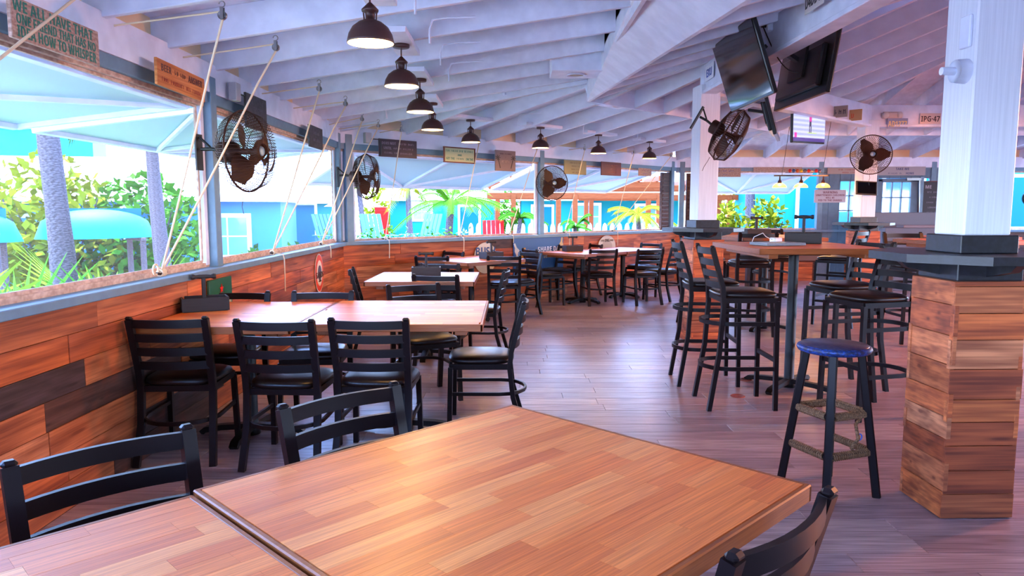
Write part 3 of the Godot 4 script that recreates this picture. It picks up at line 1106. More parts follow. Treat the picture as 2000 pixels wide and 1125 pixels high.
func build_chairs() -> void:
	var proto: Node3D = null
	var q := PI / 4
	# [x, depth, turn, label, group]   turn 0: the chair faces away from the camera
	var list := [
		[-0.824, 1.571, PI + q, "black ladder-back chair at the wall-side foreground table", ""],
		[-0.345, 2.06, PI + q, "black ladder-back chair with chipped paint, behind the foreground table", ""],
		[0.324, 1.516, q, "black ladder-back chair at the open corner of the foreground table", ""],
		[-1.88, 4.16, 0.06, "black ladder-back chair beside the cedar wall, back to the foreground tables", ""],
		[-1.25, 4.08, -0.04, "black ladder-back chair at the seam of the two paired wall tables, back outward", ""],
		[-0.76, 4.12, -0.03, "black ladder-back chair at the paired table end, back to the foreground tables", ""],
		[-1.93, 4.84, PI, "black ladder-back chair between caddy table and cedar wall, by green beer sign", ""],
		[-1.33, 4.86, PI + 0.05, "black ladder-back chair facing the foreground, below the oval orange sign", ""],
		[-0.65, 5.39, PI + 0.45, "black ladder-back chair turned askew on the far side of the paired table", ""],
		[-0.20, 4.72, q * 2, "black ladder-back chair seen side-on at the free end of the paired table", ""],
		[-0.33, 7.0, q * 2 - 0.1, "black ladder-back chair side-on at the aisle end of the worn table with caddy", ""],
		[-1.3, 7.15, -q * 2 + 0.15, "black ladder-back chair against the cedar corner, at the worn table's wall end", ""],
		[-0.63, 6.72, -0.2, "black ladder-back chair tucked under the near side of the worn table", ""],
		[-0.8, 7.5, PI - 0.1, "black ladder-back chair on the far side of the worn caddy table", ""],
		[-0.97, 9.3, -0.1, "black ladder-back chair at the wall-side corner of the corner-on table", ""],
		[-1.0, 9.85, PI - q, "black ladder-back chair behind the corner-on table, beside the hanging rope", ""],
		[-0.1, 9.4, 0.0, "black ladder-back chair at the aisle corner of the corner-on table, back outward", ""],
		[0.06, 9.7, q * 3, "black ladder-back chair between the corner-on table and the blue banner", ""],
		[0.5, 10.75, -q - 0.3, "black ladder-back chair at the banner end of the long table run", ""],
		[1.28, 10.85, 0.2, "black ladder-back chair on the open side of the long run, next to its pedestal", ""],
		[1.95, 10.9, 0.3, "black ladder-back chair on the open side of the long run, by its middle", ""],
		[2.35, 11.4, q + 0.1, "black ladder-back chair at the column end of the long table run", ""],
		[0.72, 11.55, PI - q, "black ladder-back chair in front of the blue banner's lettering", ""],
		[1.15, 12.05, PI - q - 0.4, "black ladder-back chair between the long run and the cream oval sign", ""],
		[2.2, 12.3, PI - q, "black ladder-back chair on the wall side at the far end of the long run", ""],
	]
	for e in list:
		if proto == null:
			proto = make_chair(0.46, 0.84, false, e[3])
			proto.position = V(e[0], 0, e[1])
			proto.rotation.y = e[2]
			proto.set_meta("group", "ladder-back dining chairs")
		else:
			copy(proto, V(e[0], 0, e[1]), e[2], e[3], "ladder-back dining chairs")
	var bs := [
		[1.66, 5.22, -q * 2, "tall black ladder-back stool nearest the aisle at the laptop table"],
		[1.62, 5.92, -q * 2 - 0.05, "tall black ladder-back stool between column base and laptop table"],
		[2.46, 4.98, q * 2 + 0.25, "tall black ladder-back stool beside the cedar column base, facing the laptop table"],
		[2.62, 5.72, q * 2 + 0.2, "tall black ladder-back stool on the inner side of the laptop table"],
		[2.7, 8.25, 0.0, "tall black ladder-back stool tucked under the second high table"],
		[2.35, 8.85, -q * 2, "tall black ladder-back stool at the column end of the second high table"],
		[3.3, 9.2, PI, "tall black ladder-back stool behind the second high table"],
		[4.3, 7.75, PI, "tall black ladder-back stool behind the high table at the column's collar"],
		[4.0, 8.9, q, "tall black ladder-back stool beside the far column's cedar base"],
	]
	var p2: Node3D = null
	for e in bs:
		if p2 == null:
			p2 = make_chair(0.82, 1.165, true, e[3])
			p2.position = V(e[0], 0, e[1])
			p2.rotation.y = e[2]
			p2.set_meta("group", "tall ladder-back stools")
		else:
			copy(p2, V(e[0], 0, e[1]), e[2], e[3], "tall ladder-back stools")
	round_stool()

func round_stool() -> void:
	var o := thing("round_stool", "black wooden stool with worn blue round top and rope-wrapped rungs", "stool", V(1.6, 0, 3.56), 0.35)
	var st := ms()
	lathe(st, [Vector2(0, 0.715), Vector2(0.15, 0.715), Vector2(0.168, 0.722), Vector2(0.175, 0.735), Vector2(0.17, 0.748), Vector2(0.155, 0.753), Vector2(0, 0.753)], 40)
	obj("rim", st, M.blue_stool, o)
	st = ms()
	lathe(st, [Vector2(0.16, 0.752), Vector2(0.158, 0.7555), Vector2(0, 0.7555)], 40)
	obj("top", st, mat(Color(0.3, 0.24, 0.28), 0.35, 0, speck(77, 256, Color(0.4, 0.5, 0.85), Color(1, 1, 1), 0.03), Vector3(4, 4, 4)), o)
	var feet := []
	for k in 4:
		var a := PI / 4 + k * PI / 2
		var d := Vector3(cos(a), 0, sin(a))
		feet.append(d)
		st = ms()
		bar(st, d * 0.225, d * 0.125 + Vector3(0, 0.72, 0), 0.04, 0.04, d, 0.006)
		obj("leg", st, M.chair, o)
	for k in 4:
		for y in [0.23, 0.42]:
			if k == 2 and y < 0.3:
				continue
			var rr := lerpf(0.225, 0.125, y / 0.72)
			var p: Vector3 = feet[k] * rr + Vector3(0, y, 0)
			var p2: Vector3 = feet[(k + 1) % 4] * rr + Vector3(0, y, 0)
			st = ms()
			tube(st, [p, p2], 0.012, 8)
			var rung := obj("rung", st, M.chair, o)
			st = ms()
			# rope wound round the rung
			var d := (p2 - p).normalized()
			var u := Vector3.UP
			var w := d.cross(u).normalized()
			var pts := []
			var L := p.distance_to(p2)
			for i in 110:
				var a := i * 1.05
				pts.append(p + d * (0.02 + (L - 0.04) * i / 109.0) + (u * cos(a) + w * sin(a)) * 0.0165)
			tube(st, pts, 0.0058, 5)
			obj("rope_wrap", st, M.hemp, rung)
	# loose end hanging from upper to lower rung
	st = ms()
	var a0: Vector3 = feet[0] * 0.15 + Vector3(0, 0.42, 0)
	tube(st, [a0, a0 + Vector3(-0.03, -0.06, -0.02), a0 + Vector3(-0.05, -0.12, 0.02), a0 + Vector3(-0.1, -0.16, 0.03), a0 + Vector3(-0.06, -0.19, 0.01)], 0.009, 6)
	obj("rope_end", st, M.hemp, o)
	st = ms()
	tube(st, arc(feet[0] * 0.12 + Vector3(0, 0.3, 0.02), 0.016, 0, TAU, 12, Vector3.RIGHT, Vector3.UP), 0.003, 5)
	obj("blue_tie", st, paint(Color(0.1, 0.4, 0.85)), o)

# ---------------------------------------------------------------- pendant lamps
func build_lamps() -> void:
	var pts := [[-0.73, 3.87], [-0.77, 5.2], [-0.81, 6.55], [-0.86, 8.0], [-0.53, 9.47], [0.4, 10.35], [1.33, 11.36], [2.33, 12.5]]
	var where := ["above the aisle end of the paired wall tables", "second from the paired wall tables along the row", "third along the row, over the worn table", "fourth along the row, nearest the corner", "first past the corner, over the corner-on table", "over the banner end of the long run", "over the middle of the long run", "last of the row, by the inner roof corner"]
	var proto: Node3D = null
	for i in pts.size():
		var label: String = "bronze dome pendant lamp with lit bulb, " + where[i]
		var at := V(pts[i][0], 2.27, pts[i][1])
		if proto == null:
			proto = thing("pendant_lamp", label, "lamp", at, 0, "bronze pendant lamps")
			var st := ms()
			lathe(st, [Vector2(0.122, 0.0), Vector2(0.12, 0.012), Vector2(0.112, 0.045), Vector2(0.092, 0.08), Vector2(0.06, 0.105), Vector2(0.034, 0.115), Vector2(0.03, 0.118)], 36)
			lathe(st, [Vector2(0.122, 0.0), Vector2(0.118, 0.0)], 36)
			obj("shade", st, M.bronze, proto)
			st = ms()
			lathe(st, [Vector2(0.118, 0.001), Vector2(0.115, 0.012), Vector2(0.107, 0.043), Vector2(0.088, 0.077), Vector2(0.057, 0.101), Vector2(0.02, 0.112)], 36)
			obj("shade_lining", st, M.shade_in, proto)
			st = ms()
			lathe(st, [Vector2(0.03, 0.115), Vector2(0.022, 0.12), Vector2(0.022, 0.155), Vector2(0.042, 0.158), Vector2(0.044, 0.168), Vector2(0.03, 0.182), Vector2(0.012, 0.2), Vector2(0.006, 0.205)], 24)
			for k in 4:
				var d := Vector3(cos(k * PI / 2 + 0.4), 0, sin(k * PI / 2 + 0.4))
				tube(st, [d * 0.036 + Vector3(0, 0.112, 0), d * 0.04 + Vector3(0, 0.16, 0)], 0.004, 6)
			obj("cap", st, M.bronze, proto)
			st = ms()
			tube(st, [Vector3(0, 0.2, 0), Vector3(0, 0.262, 0)], 0.005, 8)
			obj("stem", st, M.bronze, proto)
			st = ms()
			lathe(st, [Vector2(0, 0.262), Vector2(0.055, 0.262), Vector2(0.058, 0.268), Vector2(0.058, 0.285), Vector2(0, 0.285)], 28)
			obj("canopy", st, M.bronze, proto)
			st = ms()
			bx(st, Vector3(0, 0.305, 0), Vector3(0.17, 0.04, 0.74), Basis(), 0.003)
			obj("mounting_board", st, M.white, proto)
			st = ms()
			lathe(st, [Vector2(0, 0.006), Vector2(0.02, 0.012), Vector2(0.032, 0.032), Vector2(0.03, 0.05), Vector2(0.016, 0.075), Vector2(0.014, 0.1)], 20)
			obj("bulb", st, M.bulb, proto)
			var l := OmniLight3D.new()
			l.name = "bulb_light"
			l.light_color = Color(1.0, 0.76, 0.45)
			l.light_energy = 0.022
			l.light_size = 0.03
			l.omni_range = 20.0
			l.shadow_enabled = true
			l.position = Vector3(0, 0.035, 0)
			proto.add_child(l)
		else:
			copy(proto, at, 0.0 if i < 4 else -PI / 4, label, "bronze pendant lamps")

# ---------------------------------------------------------------- fans
# axis +z is the blowing direction
func build_fans() -> void:
	var proto := thing("wall_fan", "rusty caged wall fan on the blue post by the first vinyl windows", "fan")
	proto.set_meta("group", "caged wall fans")
	var R := 0.265
	for s in [1.0, -1.0]:
		var st := ms()
		for k in 64:
			var a := TAU * k / 64
			var d := Vector3(cos(a), sin(a), 0)
			var e := Vector3(cos(a + 0.25), sin(a + 0.25), 0)
			tube(st, [e * 0.05 + Vector3(0, 0, s * 0.12), e * 0.14 + Vector3(0, 0, s * 0.116), d * 0.23 + Vector3(0, 0, s * 0.085), d * R + Vector3(0, 0, 0)], 0.0024, 4)
		tube(st, arc(Vector3(0, 0, s * 0.097), 0.15, 0, TAU, 36, Vector3.RIGHT, Vector3.UP).slice(0, 36), 0.0022, 5, true)
		obj("cage", st, M.rust, proto)
	var st := ms()
	tube(st, arc(Vector3.ZERO, R, 0, TAU, 48, Vector3.RIGHT, Vector3.UP).slice(0, 48), 0.007, 6, true)
	obj("rim", st, M.rust, proto)
	for k in 3:
		st = ms()
		var b := Basis(Vector3(0, 0, 1), k * TAU / 3)
		var rows := []
		for i in 7:
			var rr := 0.05 + 0.19 * i / 6.0
			var wd := 0.05 + 0.075 * sin(PI * minf(1.0, (i + 1.2) / 6.5))
			rows.append([b * Vector3(rr, -wd * 0.7, -0.03), b * Vector3(rr, wd * 0.7, 0.03)])
		st.set_smooth_group(1)
		for i in 6:
			quad(st, rows[i][0], rows[i][1], rows[i + 1][1], rows[i + 1][0], b * Vector3(0.1, 0, -1))
			quad(st, rows[i][0] + Vector3(0, 0, 0.003), rows[i][1] + Vector3(0, 0, 0.003), rows[i + 1][1] + Vector3(0, 0, 0.003), rows[i + 1][0] + Vector3(0, 0, 0.003), b * Vector3(0.1, 0, 1))
		obj("blade", st, M.rust, proto)
	st = ms()
	lathe(st, [Vector2(0, 0.105), Vector2(0.05, 0.105), Vector2(0.055, 0.095), Vector2(0.02, 0.04), Vector2(0.02, -0.06), Vector2(0.06, -0.08), Vector2(0.068, -0.1), Vector2(0.068, -0.19), Vector2(0.055, -0.2), Vector2(0, -0.2)], 24, Transform3D(Basis(Vector3.RIGHT, PI / 2), Vector3.ZERO))
	obj("motor", st, M.rust, proto)
	st = ms()
	lathe(st, [Vector2(0, 0.112), Vector2(0.03, 0.112), Vector2(0.034, 0.104)], 20, Transform3D(Basis(Vector3.RIGHT, PI / 2), Vector3.ZERO))
	obj("badge", st, paint(Color(0.5, 0.6, 0.68)), proto)
	st = ms()
	tube(st, [Vector3(0, 0, -0.15), Vector3(0, 0.02, -0.26), Vector3(0, 0.02, -0.34)], 0.012, 8)
	bar(st, Vector3(0, 0.12, -0.36), Vector3(0, -0.12, -0.36), 0.07, 0.012, Vector3(0, 0, 1))
	tube(st, [Vector3(0, 0.1, -0.35), Vector3(0, 0.03, -0.27)], 0.008, 6)
	obj("bracket", st, M.iron, proto)
	st = ms()
	tube(st, [Vector3(0.0, -R, -0.05), Vector3(0.01, -R - 0.05, -0.05), Vector3(-0.005, -R - 0.1, -0.05), Vector3(0.005, -R - 0.15, -0.045)], 0.0025, 5)
	obj("pull_cord", st, M.iron, proto)
	proto.position = V(-1.76, 1.8, 4.9)
	proto.rotation.y = deg_to_rad(78)
	var more := [[-1.72, 1.8, 8.7, 80.0, 0.0, "rusty caged wall fan at the far corner post, edge to the palms"],
		[0.62, 1.82, 11.4, 20.0, 0.0, "rusty caged wall fan on the blue post between the open back windows"],
		[2.1, 2.13, 7.15, -60.0, 14.0, "rusty caged wall fan tilted on the column behind the tall stools"],
		[4.92, 2.16, 10.1, -15.0, 0.0, "rusty caged wall fan facing the room from the column with the monitor"]]
	for e in more:
		var c := copy(proto, V(e[0], e[1], e[2]), deg_to_rad(e[3]), e[5], "caged wall fans")
		if e[4] > 0:
			var zz := Vector3(0.78, -0.5, 0.36).normalized()
			var xx := Vector3.UP.cross(zz).normalized()
			c.basis = Basis(xx, zz.cross(xx), zz)

# ---------------------------------------------------------------- televisions
func tv(label: String, tl: Vector3, tr: Vector3, bl: Vector3, lit: bool, back := false) -> Node3D:
	# corners of the screen side as one looks at it
	var o := thing("television", label, "television")
	var x := (tr - tl)
	var y := (tl - bl)
	var w := x.length()
	var h := y.length()
	x = x.normalized()
	var z := x.cross(y).normalized()
	y = z.cross(x)
	o.transform = Transform3D(Basis(x, y, z), (tr + bl) / 2)
	var st := ms()
	bx(st, Vector3(0, 0, -0.02), Vector3(w, h, 0.035), Basis(), 0.006)
	obj("casing", st, M.black, o)
	st = ms()
	bx(st, Vector3(0, 0.006, 0.0), Vector3(w - 0.024, h - 0.036, 0.004))
	var m: StandardMaterial3D = M.screen
	if lit:
		var im := Image.create(192, 108, false, Image.FORMAT_RGB8)
		im.fill(Color(0.62, 0.66, 0.9))
		for yy in 108:
			im.fill_rect(Rect2i(0, yy, 192, 1), Color(0.6, 0.62, 0.86).lerp(Color(0.75, 0.76, 0.9), 0.5 + 0.5 * sin(yy * 0.55)))
		im.fill_rect(Rect2i(0, 0, 192, 9), Color(0.2, 0.32, 0.85))
		im.fill_rect(Rect2i(0, 98, 192, 10), Color(0.3, 0.22, 0.5))
		im.fill_rect(Rect2i(6, 86, 14, 12), Color(0.85, 0.2, 0.6))
		im.fill_rect(Rect2i(80, 84, 60, 2), Color(0.7, 0.8, 0.3))
		for p in [[96, 26, 8, 9, Color(0.5, 0.35, 0.35)], [92, 36, 15, 20, Color(0.75, 0.2, 0.55)], [93, 56, 12, 12, Color(0.2, 0.2, 0.3)], [92, 68, 5, 16, Color(0.25, 0.2, 0.25)], [101, 68, 5, 16, Color(0.25, 0.2, 0.25)]]:
			im.fill_rect(Rect2i(p[0], p[1], p[2], p[3]), p[4])
		m = StandardMaterial3D.new()
		m.albedo_color = Color(0.02, 0.02, 0.03)
		m.roughness = 0.2
		m.emission_enabled = true
		m.emission = Color.WHITE
		m.emission_operator = BaseMaterial3D.EMISSION_OP_MULTIPLY
		m.emission_texture = ImageTexture.create_from_image(im)
		m.emission_energy_multiplier = 0.05
		m.uv1_scale = Vector3(1.0 / (w - 0.024), -1.0 / (h - 0.036), 1)
		m.uv1_offset = Vector3(0.5, 0.5, 0)
	obj("screen", st, m, o)
	st = ms()
	bx(st, Vector3(0, -h * 0.12, -0.055), Vector3(w * 0.8, h * 0.55, 0.045), Basis(), 0.012)
	obj("rear_housing", st, M.black, o)
	st = ms()
	bar(st, Vector3(0, 0.02, -0.07), Vector3(0, 0.1, -0.24), 0.06, 0.03)
	bx(st, Vector3(0, 0.0, -0.085), Vector3(0.3, 0.24, 0.02))
	obj("mount", st, M.iron, o)
	return o

func build_screens() -> void:
	tv("large dark television tilted down over the aisle side of the ring beam", V(1.72, 2.8, 6.38), V(1.72, 2.8, 5.35), V(1.9, 2.26, 6.5), false)
	tv("large dark television seen from behind, tilted inward off the ring beam", V(2.36, 2.81, 5.3), V(2.36, 2.81, 6.35), V(2.28, 2.25, 5.34), false)
	tv("television showing a sports player, hung inside the far ring beam", V(3.53, 2.82, 9.27), V(4.23, 2.86, 9.97), V(3.49, 2.25, 9.23), true)
	tv("dark television seen edge-on beside the caged fan", V(2.62, 2.75, 7.75), V(2.95, 2.75, 8.55), V(2.76, 2.2, 7.7), false)
	# beam socket with cables
	var o := thing("wall_socket", "white double socket with black plugs on the ring beam", "socket", V(2.02, 2.88, 5.9), -PI / 2)
	var st := ms()
	bx(st, Vector3(0, 0, 0), Vector3(0.09, 0.15, 0.05), Basis(), 0.006)
	obj("box", st, M.white, o)
	for y in [0.035, -0.03]:
		st = ms()
		tube(st, [Vector3(0, y, 0.02), Vector3(0, y, 0.06)], 0.014, 10)
		obj("plug", st, M.black, o)
	var cable := ms()
	tube(cable, [V(1.96, 2.91, 5.9), V(1.9, 2.88, 5.88), V(1.9, 2.8, 5.9), V(1.93, 2.6, 5.95)], 0.005, 6)
	tag(obj("power_cable", cable, M.black), "black power cable dropping from beam socket to the tilted television", "cable")
	cable = ms()
	var pts := []
	for i in 13:
		var t := i / 12.0
		pts.append(V(1.97, 2.85, 5.9).lerp(V(2.3, 2.5, 5.75), t) + Vector3(0, -0.16 * sin(PI * t), 0))
	tube(cable, pts, 0.005, 6)
	tag(obj("power_cable", cable, M.black), "black cable sagging under the ring beam to the inner television", "cable")

# ---------------------------------------------------------------- ropes and pulleys
func build_ropes() -> void:
	var cl := [V(-2.04, 1.06, 4.22), V(-2.04, 1.06, 6.2), V(-2.04, 1.06, 7.8), V(-1.64, 1.05, 9.44), V(-0.74, 1.05, 10.34), V(-0.04, 1.05, 11.06), V(0.88, 1.05, 11.98), V(1.8, 1.05, 12.9)]
	var ends := [[0, V(-1.49, 2.41, 3.87)], [0, V(-1.47, 2.42, 4.66)], [1, V(-1.58, 2.4, 6.1)], [1, V(-1.56, 2.4, 6.96)], [2, V(-1.68, 2.42, 8.3)], [2, V(-1.58, 2.4, 8.75)], [3, V(-1.37, 2.39, 9.16)], [4, V(-0.47, 2.36, 10.5)], [5, V(0.39, 2.36, 11.5)], [6, V(1.17, 2.38, 11.88)], [7, V(2.09, 2.39, 12.63)], [7, V(2.9, 2.39, 13.45)]]
	var pul: Node3D = null
	var k := 0
	var spot := ["over the near vinyl window", "beside the blue post", "over the second vinyl window", "past the second pulley window", "at the corner fan", "next to the corner fan", "by the dark chalk sign", "by the green-lettered sign", "by the palm sign", "by the olive sign", "by the red sign", "by the last small sign"]
	for e in ends:
		var c: Vector3 = cl[e[0]]
		var p: Vector3 = e[1]
		var st := ms()
		var pts := [c]
		for i in 5:
			pts.append(c.lerp(p, (i + 1) / 6.0) + Vector3(0, -0.012 * sin(PI * (i + 1) / 6.0), 0))
		pts.append(p + Vector3(0, -0.02, 0))
		tube(st, pts, 0.0065, 6)
		# tail from the pulley to the wall plate
		var wall := Vector3(-2.05, 2.36, p.z) if e[0] < 3 else p + Vector3(-0.42, 0.0, -0.42)
		tube(st, [p + Vector3(0, 0.02, 0), wall], 0.005, 6)
		tag(obj("shutter_rope", st, M.rope), "cream rope running from the sill up to its pulley " + spot[k], "rope", "shutter ropes")
		if pul == null:
			pul = thing("pulley", "small steel pulley hooked under a rafter " + spot[k], "pulley", p, 0, "rope pulleys")
			st = ms()
			lathe(st, [Vector2(0, 0.012), Vector2(0.03, 0.012), Vector2(0.024, 0.0), Vector2(0.03, -0.012), Vector2(0, -0.012)], 18, Transform3D(Basis(Vector3.RIGHT, PI / 2), Vector3.ZERO))
			obj("sheave", st, M.steel, pul)
			st = ms()
			bx(st, Vector3(0, 0.015, 0.016), Vector3(0.022, 0.08, 0.003))
			bx(st, Vector3(0, 0.015, -0.016), Vector3(0.022, 0.08, 0.003))
			obj("cheek", st, M.steel, pul)
			st = ms()
			tube(st, arc(Vector3(0, 0.075, 0), 0.02, -PI / 2, PI, 12, Vector3.RIGHT, Vector3.UP), 0.004, 6)
			obj("hook", st, M.steel, pul)
			pul.scale = Vector3.ONE * 0.75
		else:
			copy(pul, p, 0.0 if e[0] < 3 else PI / 4, "small steel pulley hooked under a rafter " + spot[k], "rope pulleys")
		k += 1
	# near rope crossing in front of the whisper sign
	var st := ms()
	tube(st, [V(-1.9, 2.38, 3.35), V(-1.98, 1.9, 2.75), V(-2.04, 1.06, 1.7)], 0.0065, 6)
	tag(obj("shutter_rope", st, M.rope), "cream rope slanting across the green-lettered whisper sign", "rope", "shutter ropes")
	# cleats with knots and rope ends on the sill
	for i in cl.size():
		var o := thing("rope_cleat", "knotted rope cleat on the blue sill " + ["of the near vinyl window, with a loop", "of the second vinyl window", "near the corner, frayed end hanging", "behind the worn table", "behind the oval beer sign", "behind the blue banner", "by the fan post", "by the cream oval sign"][i], "cleat", cl[i] - Vector3(0, 0.02, 0), 0.0 if i < 3 else -PI / 4, "rope cleats")
		st = ms()
		sweep(st, [Vector3(0, 0.012, -0.06), Vector3(0, 0.004, -0.02), Vector3(0, 0.004, 0.02), Vector3(0, 0.012, 0.06)], Vector3.UP, 0.014, 0.014)
		obj("cleat_bar", st, M.rust, o)
		st = ms()
		for j in 3:
			tube(st, arc(Vector3(0, 0.012, -0.02 + j * 0.02), 0.018, 0, TAU, 12, Vector3.RIGHT, Vector3.UP), 0.006, 5)
		if i == 0:
			tube(st, arc(Vector3(0.0, 0.035, 0.07), 0.03, 0, TAU, 14, Vector3(0, 0, 1), Vector3.UP), 0.006, 5)
		obj("knot", st, M.rope, o)
		if i > 0:
			st = ms()
			var l: float = [0, 0.32, 0.14, 0.24, 0.22, 0.12, 0.3, 0.25][i]
			tube(st, [Vector3(0, 0.01, 0), Vector3(0.09, -0.005, 0.01), Vector3(0.10, -0.05, 0.01), Vector3(0.1, -l, 0.015)], 0.0055, 5)
			obj("rope_tail", st, M.rope, o)

# ---------------------------------------------------------------- signs
func board_sign(label: String, at: Vector3, turn: float, w: float, h: float, base: Material, lines: Array, frame: Material = null, tilt := 0.0) -> Node3D:
	# face looks along local +z
	var o := thing("sign_board", label, "sign", at, turn)
	o.rotation.z = tilt
	var st := ms()
	bx(st, Vector3.ZERO, Vector3(w, h, 0.018), Basis(), 0.003)
	obj("board", st, base, o)
	for l in lines:      # [text, size, y, color, x]
		words(o, l, 0.0095, w * 0.9)
	if frame:
		st = ms()
		for s in [-1.0, 1.0]:
			bx(st, Vector3(0, s * (h / 2), 0.006), Vector3(w + 0.02, 0.016, 0.026), Basis(), 0.002)
			bx(st, Vector3(s * (w / 2), 0, 0.006), Vector3(0.016, h, 0.026), Basis(), 0.002)
		obj("frame", st, frame, o)
	return o

func oval(label: String, at: Vector3, turn: float, w: float, h: float, rings: Array, lines: Array) -> void:
	var o := thing("oval_sign", label, "sign", at, turn)
	var z := 0.0
	for r in rings:       # [scale, colour]
		var poly := PackedVector2Array()
		for k in 40:
			var a := TAU * k / 40
			poly.append(Vector2(cos(a) * w / 2 * r[0], sin(a) * h / 2 * r[0]))
		var st := ms()
		prism(st, poly, z, z + 0.004)
		obj("panel", st, paint(r[1], 0.4), o)
		z += 0.002
	for l in lines:
		words(o, l, z + 0.003, w * 0.86)

func build_signs() -> void:
	var L := PI / 2          # faces +x, on the left wall
	var D := PI / 4          # on the slanted back wall: faces (+1, toward camera)
	var grey := mat(Color(0.7, 0.6, 0.55), 0.8, 0, speck(51, 256, Color(0.78, 0.72, 0.7), Color(1, 1, 1), 0.05), Vector3(2, 5, 2))
	var tan_ := mat(Color(0.78, 0.5, 0.27), 0.8, 0, grain(61, 256, Color(0.78, 0.7, 0.66), Color(1, 1, 1), 2, 0.7), Vector3(1.2, 4, 4))
	var slate := mat(Color(0.22, 0.22, 0.25), 0.7, 0, speck(52, 128, Color(0.7, 0.7, 0.7), Color(1, 1, 1), 0.05), Vector3(3, 3, 3))
	var green := Color(0.05, 0.42, 0.36)
	board_sign("weathered board sign with green hand-painted lines about whispering", V(-2.0, 2.185, 3.3), L, 0.62, 0.165, grey, [["WE ALL HAVE THAT", 0.062, 0.05, green, -0.02], ["ONE FRIEND THAT HAS NO", 0.056, 0.0, green], ["IDEA HOW TO WHISPER", 0.062, -0.05, green]])
	board_sign("small tan driftwood sign with carved beer motto", V(-2.02, 2.195, 4.55), L, 0.64, 0.15, tan_, [["BEER", 0.055, 0.03, Color(0.3, 0.12, 0.05), -0.21, 0.14], ["~2 3", 0.05, 0.03, Color(0.3, 0.12, 0.05), -0.03, 0.16], ["ANSWER", 0.055, 0.03, Color(0.3, 0.12, 0.05), 0.18, 0.2], ["~4 8 3 6", 0.045, -0.035, Color(0.5, 0.1, 0.05)]], null, -0.02)
	board_sign("dark slate sign above the first caged fan", V(-2.02, 2.17, 5.85), L, 0.46, 0.26, slate, [["~5 4", 0.05, 0.03, Color(0.3, 0.3, 0.34)]])
	board_sign("dark slate sign high on the wall before the corner", V(-2.02, 2.15, 7.6), L, 0.5, 0.22, slate, [["~5 3", 0.05, 0.04, Color(0.36, 0.35, 0.4)], ["~4 5", 0.05, -0.03, Color(0.36, 0.35, 0.4)]])
	var k := 11.02
	var w := func(x: float, y: float) -> Vector3:
		return V(x, y, x + k)
	board_sign("dark plum chalk sign with three faint lines", w.call(-1.475, 2.195), D, 0.6, 0.225, paint(Color(0.2, 0.11, 0.16)), [["DOES NOT", 0.045, 0.06, Color(0.5, 0.42, 0.48), -0.15, 0.22], ["~6 5", 0.045, 0.06, Color(0.5, 0.42, 0.48), 0.13, 0.26], ["UNTIL", 0.045, 0.0, Color(0.5, 0.42, 0.48), -0.17, 0.12], ["~3 2 8", 0.045, 0.0, Color(0.5, 0.42, 0.48), 0.08, 0.32], ["~6 3 9", 0.045, -0.06, Color(0.5, 0.42, 0.48)]])
	board_sign("green-lettered cream sign in a brown frame", w.call(-0.735, 2.165), D, 0.56, 0.2, paint(Color(0.66, 0.68, 0.52)), [["~3 5 3 7", 0.05, 0.055, green], ["AND", 0.036, 0.0, green], ["GET THE", 0.045, -0.05, green, -0.17, 0.15], ["~7", 0.045, -0.05, green, 0.01, 0.15], ["ON THE", 0.045, -0.05, green, 0.18, 0.13]], paint(Color(0.4, 0.18, 0.1)))
	var palm := board_sign("square brown sign with two painted palm trees", w.call(-0.1, 2.13), D, 0.42, 0.3, paint(Color(0.42, 0.34, 0.33)), [["~4 7", 0.04, 0.1, Color(0.25, 0.15, 0.15)], ["~1", 0.025, 0.05, Color(0.25, 0.15, 0.15)], ["~5", 0.07, -0.01, Color(0.6, 0.5, 0.45), 0.0, 0.2]])
	for s in [-1.0, 1.0]:
		var st := ms()
		var b := Vector3(s * 0.16, 0.04, 0.011)
		bar(st, b, b + Vector3(-s * 0.05, -0.15, 0), 0.012, 0.003, Vector3(0, 0, 1))
		for a in 7:
			var an := a * TAU / 7
			bar(st, b, b + Vector3(cos(an) * 0.05, sin(an) * 0.04, 0), 0.011, 0.003, Vector3(0, 0, 1))
		obj("painted_palm", st, paint(Color(0.2, 0.13, 0.1)), palm)
	board_sign("olive sign with dim brown lettering", w.call(1.035, 2.095), D, 0.56, 0.225, paint(Color(0.46, 0.44, 0.3)), [["~4 2 2 4", 0.04, 0.07, Color(0.36, 0.3, 0.22)], ["~6 3", 0.04, 0.02, Color(0.36, 0.3, 0.22)], ["~5 5", 0.04, -0.03, Color(0.36, 0.3, 0.22)], ["~3 5", 0.04, -0.08, Color(0.36, 0.25, 0.2)]])
	board_sign("dark red sign with faint pink lettering", w.call(1.715, 2.11), D, 0.56, 0.23, paint(Color(0.3, 0.1, 0.1)), [["~4 2 3 6", 0.04, 0.06, Color(0.48, 0.26, 0.25)], ["~4", 0.035, 0.0, Color(0.48, 0.26, 0.25)], ["~6 3 4", 0.04, -0.06, Color(0.48, 0.26, 0.25)]])
	board_sign("small pale wooden sign at the end of the sign row", w.call(2.43, 2.09), D, 0.4, 0.14, grey, [["~6 4", 0.04, 0.03, Color(0.6, 0.4, 0.4)], ["~3 4", 0.03, -0.03, Color(0.5, 0.4, 0.6)]])
	# back wall signs (face the camera)
	board_sign("brown plank sign with faded blue letters beside the column", V(4.18, 2.13, 14.402), 0, 0.6, 0.17, grey, [["~3 5 5", 0.045, 0.03, Color(0.25, 0.3, 0.55)], ["~6", 0.035, -0.04, Color(0.25, 0.3, 0.55)]])
	board_sign("plain weathered plank above the pool-table light", V(5.2, 2.19, 14.402), 0, 0.95, 0.09, grey, [])
